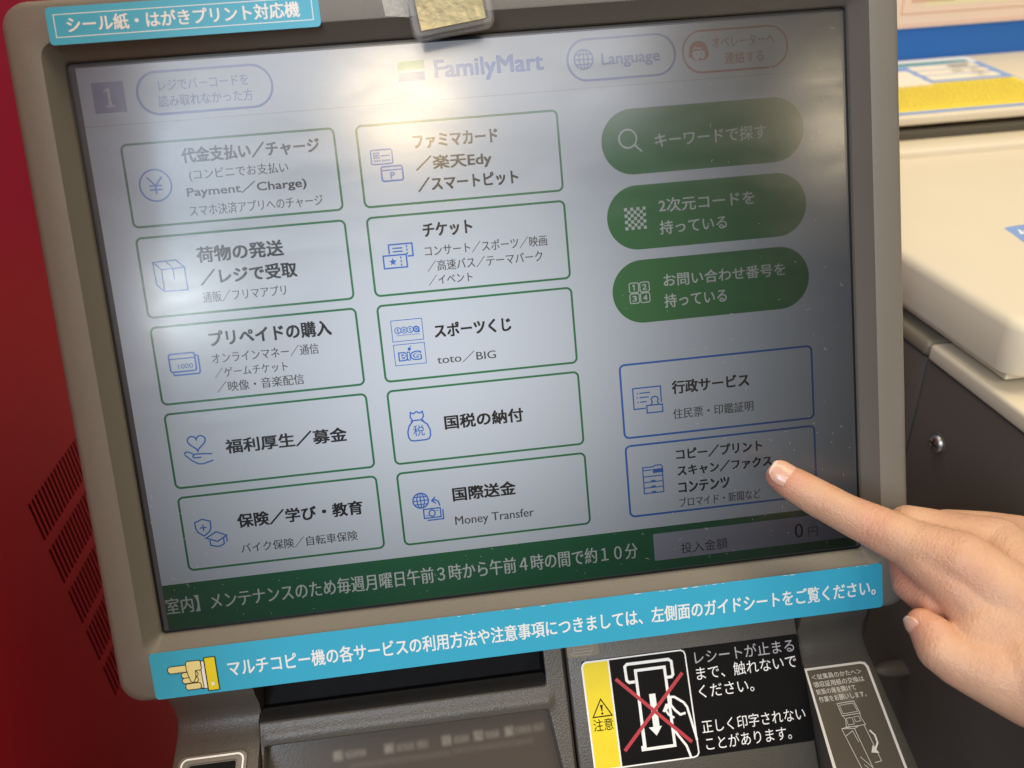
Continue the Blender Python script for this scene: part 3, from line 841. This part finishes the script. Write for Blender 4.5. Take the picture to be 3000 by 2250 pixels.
A.stroke([(58.6, 23.4), (57.0, 25.0), (58.0, 27.0), (60.4, 28.6)], 0.9, Wk)
A.stroke([(56.0, 25.6), (57.6, 22.9), (59.4, 22.8), (61.2, 25.6), (63.2, 27.6), (65.6, 27.2)], 1.0, Wk)
A.stroke([(59.6, 23.0), (59.9, 19.8), (61.6, 20.0), (65.4, 22.8), (66.6, 24.8), (68.6, 36.4), (69.0, 39.0)], 1.0, Wk)
A.stroke([(59.2, 32.4), (60.6, 35.4), (64.0, 40.6), (65.4, 45.8)], 1.0, Wk)
A.stroke([(36.8, 9.4), (66.6, 39.4)], 1.5, 'red_ink'); A.stroke([(66.6, 10.4), (36.8, 39.4)], 1.5, 'red_ink')
for s, x0, y0, x1, y1 in (('レシートが止まる', 73.0, 2.0, 118.4, 7.5), ('まで、触れないで', 72.8, 8.8, 118.4, 14.5), ('ください。', 72.8, 16.6, 97.6, 22.0),
                          ('正しく印字されない', 71.9, 31.2, 118.5, 36.7), ('ことがあります。', 72.6, 38.2, 111, 43.8)):
    A.text(s, x0, y0, x1, y1, 'grey_ink' if y0 < 3 else 'white_ink', 0.0)
A.done('caution_sticker', kio, FP, 'black and yellow caution sticker with a red cross over a hand at a paper slot')

# card for the staff on the sloping right end
FC = frame_on_screen((0, -.167, .0054), 49.2)
A = Art(0.001, h0=0.0004, dh=0.000012)
A.poly([(121.8, -2.2), (147.8, -2.2), (149.8, -1.6), (150.6, 0.4), (148.4, 45), (117.9, 45)], 'card_ink')
A.poly([(122.6, -1.2), (147.2, -1.2), (148.8, -0.7), (149.4, 0.8), (147.3, 45), (119.3, 45)], 'card_brown')
for s, x0, y0, x1, y1 in (('＜従業員のかたへ＞', 123.6, 0.8, 146.4, 3.2), ('領収証用紙の交換は', 123.2, 4.0, 146.2, 6.5), ('前面の扉を開けて', 123.2, 7.2, 141.0, 9.6), ('作業をお願いします。', 123.2, 10.4, 144.4, 12.9)):
    A.text(s, x0, y0, x1, y1, 'card_ink', 0.0)
Lk = 'card_ink'
A.stroke([(130.2, 14.2), (137.8, 14.0), (138.4, 19.2), (130.4, 19.4)], 0.22, Lk, True)
A.stroke([(130.9, 15.0), (137.2, 14.8), (137.7, 18.4), (131.1, 18.6)], 0.18, Lk, True)
A.stroke([(130.6, 19.4), (131.2, 21), (130.2, 24.2), (138.8, 24.0), (138.0, 21.0), (138.3, 19.2)], 0.22, Lk)
A.stroke([(131.6, 20.6), (134.2, 20.5), (134.2, 23.2), (131.4, 23.3)], 0.18, Lk, True)
A.stroke([(135, 20.4), (137.3, 20.3), (137.4, 22.3), (135.1, 22.4)], 0.18, Lk, True)
A.stroke([(128.0, 24.4), (133.4, 25.0), (135.0, 45)], 0.22, Lk); A.stroke([(128.0, 24.4), (130.6, 45)], 0.22, Lk)
A.stroke([(128.0, 24.4), (131.0, 24.0), (135.4, 24.4), (133.4, 25.0)], 0.22, Lk)
A.stroke([(128.6, 27.4), (132.2, 25.8), (133, 30.4)], 0.2, Lk)
A.stroke([(131.2, 36), (134.4, 40.4)], 0.2, Lk); A.stroke([(131.6, 39), (134.5, 43)], 0.2, Lk)
A.stroke([(138.0, 24.2), (139.2, 38.6), (136.2, 38.9)], 0.22, Lk)
A.stroke([(139.4, 26.4), (140.8, 28.6), (140.6, 31.6), (138.6, 34.0)], 0.75, Lk); A.poly([(136.4, 35.0), (138.2, 32.2), (139.6, 35.6)], Lk)
A.done('staff_card', kio, FC, 'brown card with white edge and a line drawing of the machine')

# framed sensor window on the left end
FB = frame_on_screen((0, -.167, .0054), 49.2)
bm = bmesh.new()
def rr3(x0, y0, x1, y1, r, h): return [(x / 1000, -y / 1000, h / 1000) for x, y in rrect(x0, y0, x1, y1, r, 5)]
loft(bm, [rr3(-151.0, 0.2, -122.4, 40, 3.2, -1.0), rr3(-150.8, 0.4, -122.6, 39.8, 3.1, 0.9), rr3(-150.2, 0.9, -123.2, 39.3, 2.8, 1.2), rr3(-147.0, 3.6, -126.4, 36, 1.4, 1.2), rr3(-146.7, 3.9, -126.7, 35.7, 1.2, 0.6)], False, True)
bmesh.ops.recalc_face_normals(bm, faces=bm.faces[:])
sw = finish(bm, 'sensor_frame', M['bezel'], kio, FB, 35)
A = Art(0.001, h0=0.00125); A.frame(-149.4, 1.7, -124.0, 38.6, 0.7, 'white_ink', 2.6)
A.done('frame_line', sw, FB)
A = Art(0.001, h0=0.0007); A.rect(-146.4, 4.2, -127.0, 35, 'dark', 1.0)
A.done('sensor_window', sw, FB)
# pedestal under the console
bm = bmesh.new(); rbox(bm, -.1185, .1225, -.236, -.2035, -.06, .012, 0.002); finish(bm, 'console_apron', M['console'], kio, M_SCREEN)
bm = bmesh.new(); rbox(bm, -.148, .148, -.02, .30, FLOOR, -.215, 0.006)
finish(bm, 'pedestal', M['console'], kio)

# ---- clear card holder hooked over the top of the bezel, gold film inside
hold = empty('card_holder', s2w(-0.006, 0.120, 0.012), 'clear plastic holder with gold film hooked over the top of the screen', 'holder')
bm = bmesh.new()
FH = M_SCREEN @ Matrix.Rotation(math.radians(7.0), 4, 'Z')
def hr(x0, y0, x1, y1, r, n): return [(x, y, n) for x, y in rrect(x0, y0, x1, y1, r, 6)]
HX0, HX1, HY0, HY1 = -.0078, .0232, .1105, .170
loft(bm, [hr(HX0 + .0008, HY0 + .0008, HX1 - .0008, HY1, .0030, .0103), hr(HX0, HY0, HX1, HY1, .0035, .0112), hr(HX0, HY0, HX1, HY1, .0035, .0150),
          hr(HX0 + .0008, HY0 + .0008, HX1 - .0008, HY1 - .0008, .0030, .0160), hr(HX0 + .0026, HY0 + .0022, HX1 - .0026, HY1 - .002, .0014, .0160), hr(HX0 + .0030, HY0 + .0026, HX1 - .0030, HY1 - .0024, .0012, .0142)], True, True)
bmesh.ops.recalc_face_normals(bm, faces=bm.faces[:])
finish(bm, 'clear_case', M['clear'], hold, FH, 40)
bm = bmesh.new(); rbox(bm, HX0 + .0032, HX1 - .0032, HY0 + .0028, HY1 - .003, .0144, .0150, 0.0001, 1)
finish(bm, 'gold_film', M['gold'], hold, FH)
bm = bmesh.new()
pts = [(-.0316, .1245), (-.0310, .1196), (-.0222, .1186), (-.0222, .140), (-.033, .140)]
fv = [bm.verts.new((x, y, .01012)) for x, y in pts]; fb = [bm.verts.new((x, y, .01020)) for x, y in pts]
bm.faces.new(fb); bm.faces.new(list(reversed(fv)))
for i in range(5): bm.faces.new((fv[i], fv[(i + 1) % 5], fb[(i + 1) % 5], fb[i]))
bmesh.ops.recalc_face_normals(bm, faces=bm.faces[:])
M['tape'] = mat('clear_tape', (0.9, 0.88, 0.8, 1), 0.12, 0.6, trans=0.0, alpha=0.25, bump=(300, 0.9, 0.0012))
finish(bm, 'clear_tape', M['tape'], hold, M_SCREEN)

# ================================================================== copy machine on the right
cop = empty('copy_machine', (0.55, 0.25, FLOOR), 'cream white copy machine with dark side panel, right of the kiosk', 'copier')
X0 = 0.24
bm = bmesh.new(); rbox(bm, X0, .95, -.35, .0648, FLOOR, -.0760, 0.0015); finish(bm, 'side_panel', M['taupe_panel'], cop, None, 40)
bm = bmesh.new(); rbox(bm, X0, .95, .0662, .48, FLOOR, -.0760, 0.0015); finish(bm, 'side_panel', M['taupe_panel'], cop, None, 40)
bm = bmesh.new(); rbox(bm, X0 - .001, .95, -.30, .0640, -.0752, -.0655, 0.0022, 3); finish(bm, 'top_deck', M['white_plastic'], cop, None, 40)
bm = bmesh.new(); rbox(bm, X0 - .001, .95, .0655, .46, -.0752, -.0655, 0.0035, 3); finish(bm, 'rear_deck', M['deck_taupe'], cop, None, 40)
# platen lid: rounded slab with a raised rim at the back
bm = bmesh.new()
def lr(ins, z, r): return [(x, y, z) for x, y in rrect(X0 + ins, .006 + ins, .80, .335, r, 6)]
loft(bm, [lr(.0025, -.0572, .010), lr(.0004, -.0562, .011), lr(0, -.0545, .011), lr(.0005, -.0345, .011), lr(.0016, -.0312, .0112), lr(.004, -.0294, .011), lr(.0075, -.0288, .010)], True, True)
bmesh.ops.recalc_face_normals(bm, faces=bm.faces[:])
lid = finish(bm, 'platen_lid', M['white_plastic'], cop, None, 50)
bm = bmesh.new(); rbox(bm, X0 + .004, .79, .300, .336, -.034, -.0225, 0.003, 3); finish(bm, 'lid_rim', M['white_plastic'], lid, None, 40)
bm = bmesh.new(); rbox(bm, X0 + .004, .79, .012, .330, -.0605, -.0570, 0.0006); finish(bm, 'lid_cushion', M['white_plastic'], lid)
# sticker on the lid
A = Art(0.001, h0=-.02875, dh=0.00001)
A.poly([(317.5, -129.5), (321, -131.5), (352, -136), (352, -112), (322, -95), (312, -104), (316, -120)], 'blue_ink')
A.text('住民', 320, -126, 346, -110, 'white_ink', 0.01)
A.done('lid_sticker', lid, Matrix())
# screw in a dished hole
sc = bmesh.new()
def cring(r, x, seg=20): return [(x, .0403 + r * math.cos(2 * math.pi * i / seg), -.1154 + r * math.sin(2 * math.pi * i / seg)) for i in range(seg)]
loft(sc, [cring(.0064, X0 - .0001), cring(.0058, X0 - .0006), cring(.0052, X0 - .0003)], False, False)
bmesh.ops.recalc_face_normals(sc, faces=sc.faces[:])
finish(sc, 'screw_cup', M['taupe_panel'], cop, None, 60)
sc = bmesh.new()
loft(sc, [cring(.0051, X0 + .0002), cring(.0050, X0 - .0012), cring(.0042, X0 - .0024), cring(.0026, X0 - .0029), cring(.0008, X0 - .0030)], False, True)
bmesh.ops.recalc_face_normals(sc, faces=sc.faces[:])
scw = finish(sc, 'screw', M['steel'], cop, None, 60)
sc = bmesh.new(); rbox(sc, X0 - .00305, X0 - .0022, .0403 - .0032, .0403 + .0032, -.1154 - .00045, -.1154 + .00045, 0); rbox(sc, X0 - .00306, X0 - .0022, .0403 - .00045, .0403 + .00045, -.1154 - .0032, -.1154 + .0032, 0)
finish(sc, 'screw_slot', M['dark'], scw)
# grip on the side panel
bm = bmesh.new()
bmesh.ops.create_uvsphere(bm, u_segments=20, v_segments=12, radius=1)
for v in bm.verts: v.co = Vector((X0 - .004 + v.co.x * .016, .020 + v.co.y * .006, -.270 + v.co.z * .0028))
finish(bm, 'grip', M['taupe_panel'], cop, None, 180)
# document feeder tray behind the lid, rising 7 degrees to the back
TA = math.radians(7)
FT = Matrix.Translation((0, .335, -.004)) @ Matrix.Rotation(TA, 4, 'X')
bm = bmesh.new(); rbox(bm, .26, .95, 0, .1655, -.0075, 0, 0.0018, 3); finish(bm, 'feeder_tray', M['white_plastic'], cop, FT, 40)
M['base_brown'] = mat('feeder_base_brown', (0.15, 0.125, 0.085, 1), 0.5)
bm = bmesh.new(); rbox(bm, .26, .95, .342, .47, -.068, -.0165, 0.002); finish(bm, 'feeder_base', M['base_brown'], cop)

# printed sheet lying on the feeder tray
A = Art(0.001, h0=0.0003, dh=0.000012)
A.rect(290, -161, 522, -5.5, 'blue_ink')
A.rect(290, -84, 520.5, -11.5, 'yellow_paper')
A.rect(290, -160, 521, -140.5, 'white_ink'); A.rect(290, -151, 514, -142, 'teal_ink')
for k, (a_, b_) in enumerate(((138, 124), (121.5, 107.5), (105, 91))):
    A.rect(446, -a_, 514, -b_, 'paper', 3); A.rect(300, -a_ + 12, 440, -b_ + 14, 'paper', 3)
rnd = random.Random(3)
for k in range(8):
    y = -80 + k * 8.6
    x = 360 + k
    while x < 514:
        L = rnd.uniform(2.2, 5.5); A.rect(x, y, min(x + L, 516), y + 1.9, 'olive_ink'); x += L + rnd.uniform(0.8, 1.6)
for (cx, cy) in ((497, -98), (500, -114)): A.arc(cx, cy, 8, 4.4, 0, 360, 0.7, 'line_ink', 20); A.rect(cx - 3, cy - 1.5, cx + 3, cy + 1.5, 'line_ink')
A.rect(484, -134, 506, -128, 'grey_ink'); A.rect(478, -116, 490, -112, 'grey_ink')
x = 424
for k in range(9):
    A.stroke([(x, -149.6), (x + 4, -146), (x + 2, -143.4)], 1.5, 'white_ink'); A.stroke([(x + 1, -145), (x + 6.5, -148.5)], 1.4, 'white_ink'); x += 8.6
o = A.done('notice_sheet', None, FT)
tag(o, 'blue edged sheet with a yellow text field lying on the copier feeder tray', 'notice')

# blue board behind the tray and the pink notice on it
bm = bmesh.new(); rbox(bm, -.256, 1.15, .5005, .520, -.10, .60, 0.001); o = finish(bm, 'blue_board', M['blue'])
tag(o, 'plain bright blue board standing behind the copier feeder tray', 'board')
FW = Matrix.Translation((0, .4985, 0)) @ Matrix.Rotation(math.radians(90), 4, 'X')
A = Art(0.001, h0=0.0, dh=0.00003)
A.rect(330, -260, 760, -45.6, 'pink_paper')
A.rect(330, -48.6, 760, -47.8, 'pink_ink')
A.poly([(470, -64), (470, -260), (760, -260), (760, -64)], 'pale_yellow')
A.stroke([(448, -260), (447.5, -58.2), (760, -57.6)], 1.1, 'brown_ink')
for k in range(5):
    x = 456
    while x < 500 - 12 * (k > 1):
        L = rnd.uniform(1.8, 3.6); A.rect(x, -70.5 - k * 5.4, x + L, -68.2 - k * 5.4, 'brown_ink'); x += L + 0.8
o = A.done('pink_notice', None, FW)
sm = o.modifiers.new('thickness', 'SOLIDIFY'); sm.thickness = 0.0002; sm.offset = -1
tag(o, 'pale pink notice with a brown ruled frame on the blue board', 'notice')

# ================================================================== the hand
def at(px, py, n):
    """Point at height n (metres) over the screen plane that the photo shows at pixel (px, py) of 3000 x 2250."""
    d = R_RIGHT * ((px - 1500) / F_PX) + R_DOWN * ((py - 1125) / F_PX) + R_FWD
    return CAM_U + d * ((n - CAM_U.z) / d.z)
def hz(x, y, n_mm, r_mm):
    n = (n_mm + 7.0) / 1000          # the finger hovers just over the glass
    return (at(2200 + x / 1.844, 1250 + y / 1.844, n), (r_mm * 0.98 + 0.35) / 1000)
def chain(bm, pts, step=0.0012):
    for (p, r), (q, s) in zip(pts, pts[1:]):
        k = max(2, int((q - p).length / step))
        for i in range(k + 1):
            t = i / k
            ball(bm, p.lerp(q, t), r + (s - r) * t)
_ico = bmesh.new(); bmesh.ops.create_icosphere(_ico, subdivisions=3, radius=1)
_iv = [v.co.copy() for v in _ico.verts]; _ifc = [[v.index for v in f.verts] for f in _ico.faces]; _ico.free()
def ball(bm, c, r):
    vs = [bm.verts.new(c + v * r) for v in _iv]
    for f in _ifc: bm.faces.new([vs[i] for i in f])

bm = bmesh.new()
TIP, DIP, PIP, MCP = hz(158, 268, 6.6, 5.6), hz(385, 400, 15, 7.6), hz(668, 540, 28, 8.7), hz(1130, 730, 50, 11.5)
PAD = hz(225, 308, 9.5, 6.9)
MID1, MID2 = hz(520, 470, 21.5, 7.8), hz(880, 640, 38, 9.6)
WRI = hz(1620, 1130, 68, 17.5)
chain(bm, [TIP, PAD, DIP, MID1, PIP, MID2, MCP, hz(1400, 950, 60, 14), WRI])
# middle finger: proximal part behind the index, folded at the knuckle, tip back to the thumb
chain(bm, [hz(1330, 640, 34, 11), hz(1080, 585, 28, 9.2), hz(850, 535, 22.5, 8.2), hz(845, 700, 27, 7.6), hz(868, 850, 36, 6.9), hz(985, 950, 48, 6.4)])
# ring and little finger folded behind it
chain(bm, [hz(1430, 620, 20, 11), hz(1250, 580, 14, 9.5), hz(1060, 555, 10, 8.4), hz(1060, 800, 20, 7.4), hz(1180, 900, 34, 7)])
chain(bm, [hz(1560, 680, 8, 11), hz(1400, 640, 0, 9), hz(1240, 640, -4, 7.6), hz(1260, 830, 8, 6.8)])
# back of the hand, web and palm
chain(bm, [hz(1330, 640, 34, 11), hz(1480, 880, 52, 15), hz(1660, 1060, 64, 17)], 0.002)
chain(bm, [hz(1430, 620, 20, 11), hz(1560, 860, 44, 15), hz(1720, 1040, 60, 16)], 0.002)
chain(bm, [hz(1560, 680, 8, 11), hz(1640, 860, 34, 14), hz(1780, 1020, 54, 15)], 0.002)
chain(bm, [hz(880, 655, 38, 9.2), hz(968, 735, 44, 9.4), hz(1122, 878, 53, 10), hz(1290, 1050, 60, 12), hz(1440, 1190, 65, 15)], 0.0015)
# thumb and its ball
chain(bm, [hz(925, 1062, 56, 5.2), hz(985, 1128, 60, 7.2), hz(1028, 1205, 64, 8.2), hz(1128, 1268, 67, 9.0), hz(1290, 1320, 71, 11.4), hz(1520, 1380, 75, 15.5)])
chain(bm, [hz(1000, 960, 46, 6.5), hz(1130, 1010, 50, 9), hz(1250, 1130, 58, 11)], 0.002)
for a in range(13):
    for b in range(7):
        f, g = a / 12, b / 6
        top = (1270 + 350 * f, 1030 + 100 * f, 60 + 8 * f, 11.5 + 6 * f)
        low = (1200 + 360 * f, 1280 + 90 * f, 67 + 8 * f, 9.6 + 5.9 * f)
        c, r = hz(*[p + (q - p) * g for p, q in zip(top, low)])
        ball(bm, c, r)
# wrist and forearm running out of the picture
FA = [hz(1620, 1130, 68, 17.5), hz(1900, 1330, 80, 19)]
ext = (FA[1][0] - FA[0][0]).normalized()
e1 = FA[1][0] + ext * 0.06; e2 = e1 + ext * 0.22
chain(bm, FA + [(e1, 0.021), (e2, 0.030)], 0.003)
FB_ = [hz(1520, 1340, 75, 15.8), hz(1850, 1490, 84, 17)]
chain(bm, FB_ + [(FB_[1][0] + ext * 0.06, 0.020), (FB_[1][0] + ext * 0.28, 0.027)], 0.003)
raw = bpy.data.meshes.new('hand_volume'); bm.to_mesh(raw); bm.free()
tmp = bpy.data.objects.new('hand_volume', raw); COL.objects.link(tmp)
rm = tmp.modifiers.new('fuse', 'REMESH'); rm.mode = 'VOXEL'; rm.voxel_size = 0.00065
sm = tmp.modifiers.new('relax', 'SMOOTH'); sm.factor = 0.5; sm.iterations = 16
dg = bpy.context.evaluated_depsgraph_get(); dg.update()
skin_me = bpy.data.meshes.new_from_object(tmp.evaluated_get(dg))
bpy.data.objects.remove(tmp); bpy.data.meshes.remove(raw)
# creases over the joints and a soft relief of tendons and wrinkles
view = CAM_U
joints = []
def crease(j, nxt, offs, depth, width):
    a = (nxt[0] - j[0]).normalized()
    for o_, dd in zip(offs, depth): joints.append((j[0] + a * o_, a, dd, width, j[1] * 1.9))
crease(DIP, PIP, (-.0016, 0.0, .0015, .0029), (.00006, .00020, .00014, .00006), .00040)
crease(PIP, MCP, (-.0040, -.0022, -.0004, .0014, .0032, .0052), (.00006, .00014, .00026, .00012, .00020, .00007), .00038)
TH1, TH2 = hz(1035, 1205, 64, 8.2), hz(1160, 1275, 72, 9.6)
crease(TH1, TH2, (-.002, 0.0, .002), (.00008, .00014, .0001), .0006)
nrms = [v.normal.copy() for v in skin_me.vertices]
for v, nrm in zip(skin_me.vertices, nrms):
    p = v.co.copy()
    d = 0.0
    for c, a, dep, wd, rad in joints:
        q = p - c
        if q.length < rad:
            wob = 0.0011 * noise.noise(p * 260) + 0.0004 * noise.noise(p * 800)
            s = q.dot(a) + wob
            if abs(s) < 4 * wd: d += dep * math.exp(-(s / wd) ** 2)
    d += 0.00022 * noise.noise(p * 120) - 0.0
    v.co = p - nrm * d
skin_me.polygons.foreach_set('use_smooth', [True] * len(skin_me.polygons))

def skin_material():
    m = mat('skin', (0.64, 0.38, 0.25, 1), 0.45, 0.42, sss=0.25)
    t = m.node_tree; p = t.nodes['Principled BSDF']; L = t.links
    co = t.nodes.new('ShaderNodeTexCoord')
    n1 = t.nodes.new('ShaderNodeTexNoise'); n1.inputs['Scale'].default_value = 65; n1.inputs['Detail'].default_value = 4
    L.new(co.outputs['Object'], n1.inputs['Vector'])
    mx = t.nodes.new('ShaderNodeMix'); mx.data_type = 'RGBA'
    mx.inputs[6].default_value = (0.50, 0.255, 0.165, 1); mx.inputs[7].default_value = (0.70, 0.455, 0.295, 1)
    L.new(n1.outputs['Fac'], mx.inputs[0])
    col = mx.outputs[2]
    # pinker fingertips and knuckles
    for c, rad, k in ((TIP[0], .018, .55), (PIP[0], .014, .60), (DIP[0], .010, .25), (MCP[0], .020, .18), (hz(930, 1065, 56, 5)[0], .014, .5), (hz(868, 850, 36, 7)[0], .022, .6)):
        dv = t.nodes.new('ShaderNodeVectorMath'); dv.operation = 'DISTANCE'
        L.new(co.outputs['Object'], dv.inputs[0]); dv.inputs[1].default_value = c
        mr = t.nodes.new('ShaderNodeMapRange'); mr.interpolation_type = 'SMOOTHSTEP'
        mr.inputs['From Min'].default_value = rad * .25; mr.inputs['From Max'].default_value = rad
        mr.inputs['To Min'].default_value = k; mr.inputs['To Max'].default_value = 0
        L.new(dv.outputs['Value'], mr.inputs['Value'])
        m2 = t.nodes.new('ShaderNodeMix'); m2.data_type = 'RGBA'
        L.new(mr.outputs['Result'], m2.inputs[0]); L.new(col, m2.inputs[6]); m2.inputs[7].default_value = (0.60, 0.235, 0.165, 1)
        col = m2.outputs[2]
    L.new(col, p.inputs['Base Color'])
    vo = t.nodes.new('ShaderNodeTexVoronoi'); vo.inputs['Scale'].default_value = 1150
    n2 = t.nodes.new('ShaderNodeTexNoise'); n2.inputs['Scale'].default_value = 380; n2.inputs['Detail'].default_value = 3
    L.new(co.outputs['Object'], vo.inputs['Vector']); L.new(co.outputs['Object'], n2.inputs['Vector'])
    ad = t.nodes.new('ShaderNodeMath'); ad.operation = 'ADD'
    L.new(vo.outputs['Distance'], ad.inputs[0]); L.new(n2.outputs['Fac'], ad.inputs[1])
    axis = (PIP[0] - TIP[0]).normalized(); side = axis.cross(Vector((0, 0, 1))).normalized()
    cx = t.nodes.new('ShaderNodeCombineXYZ')
    for k, (vec, fr) in enumerate(((axis, 1500.0), (side, 210.0), (axis.cross(side), 210.0))):
        dt = t.nodes.new('ShaderNodeVectorMath'); dt.operation = 'DOT_PRODUCT'
        L.new(co.outputs['Object'], dt.inputs[0]); dt.inputs[1].default_value = vec * fr
        L.new(dt.outputs['Value'], cx.inputs[k])
    n3 = t.nodes.new('ShaderNodeTexNoise'); n3.inputs['Scale'].default_value = 1.0; n3.inputs['Detail'].default_value = 2; n3.inputs['Distortion'].default_value = 0.5
    L.new(cx.outputs[0], n3.inputs['Vector'])
    a3 = t.nodes.new('ShaderNodeMath'); a3.operation = 'MULTIPLY_ADD'; a3.inputs[1].default_value = 1.6
    L.new(n3.outputs['Fac'], a3.inputs[0]); L.new(ad.outputs[0], a3.inputs[2])
    b = t.nodes.new('ShaderNodeBump'); b.inputs['Strength'].default_value = 0.55; b.inputs['Distance'].default_value = 0.00030
    L.new(a3.outputs[0], b.inputs['Height']); L.new(b.outputs['Normal'], p.inputs['Normal'])
    return m
M['skin'] = skin_material()
M['nail'] = mat('fingernail', (0.70, 0.40, 0.30, 1), 0.22, 0.5, sss=0.2, vary=(150, 0.08))
M['nail_edge'] = mat('nail_edge', (0.78, 0.66, 0.56, 1), 0.3, 0.5)
skin_me.materials.clear(); skin_me.materials.append(M['skin'])
hand = bpy.data.objects.new('person', skin_me); COL.objects.link(hand); hand.matrix_basis = M_SCREEN
tag(hand, 'bare right hand and wrist with the index finger touching the lower right of the screen', 'person')

def nail(tip, back, length, over, half_w, r, m_dir, lift):
    """A curved plate over the end of a finger; m_dir points out of the nail bed."""
    a = (back[0] - tip[0]).normalized()
    m_ = (m_dir - a * m_dir.dot(a)).normalized(); b_ = a.cross(m_)
    bm = bmesh.new()
    NS, NP = 16, 14
    g = []
    for i in range(NS + 1):
        s = -over + (length + over) * i / NS
        f = i / NS
        wsh = half_w * (1 - 0.55 * max(0, (0.25 - f) / 0.25) ** 2.2) * math.sqrt(max(0.02, 1 - max(0, (f - 0.72) / 0.29) ** 2))
        row = []
        for k in range(NP + 1):
            x = (k / NP * 2 - 1) * wsh
            ang = x / r
            rr = r + lift - 0.00055 * max(0, (0.3 - f) / 0.3) ** 2 * 2 - 0.0011 * f ** 3
            row.append(bm.verts.new(tip[0] + a * s + m_ * (rr * math.cos(ang)) + b_ * (rr * math.sin(ang))))
        g.append(row)
    for i in range(NS):
        for k in range(NP):
            f = bm.faces.new((g[i][k], g[i + 1][k], g[i + 1][k + 1], g[i][k + 1]))
            f.material_index = 1 if i < 1 else 0
    bmesh.ops.recalc_face_normals(bm, faces=bm.faces[:])
    o = finish(bm, 'fingernail', [M['nail'], M['nail_edge']], hand, M_SCREEN, 180)
    s_ = o.modifiers.new('thickness', 'SOLIDIFY'); s_.thickness = 0.0005; s_.offset = -1
    return o
to_cam = (CAM_U - PAD[0]).normalized()
ax = (DIP[0] - TIP[0]).normalized()
upp = to_cam.cross(ax); upp = upp if upp.y > 0 else -upp
nail(TIP, DIP, 0.0122, 0.0050, 0.0056, 0.0062, to_cam * 0.94 + upp * 0.36, 0.00030)
nail(hz(925, 1062, 56, 5.6), hz(1035, 1205, 64, 8.2), 0.009, 0.0040, 0.0050, 0.0057, Vector((-0.85, -0.35, 0.35)), 0.00025)
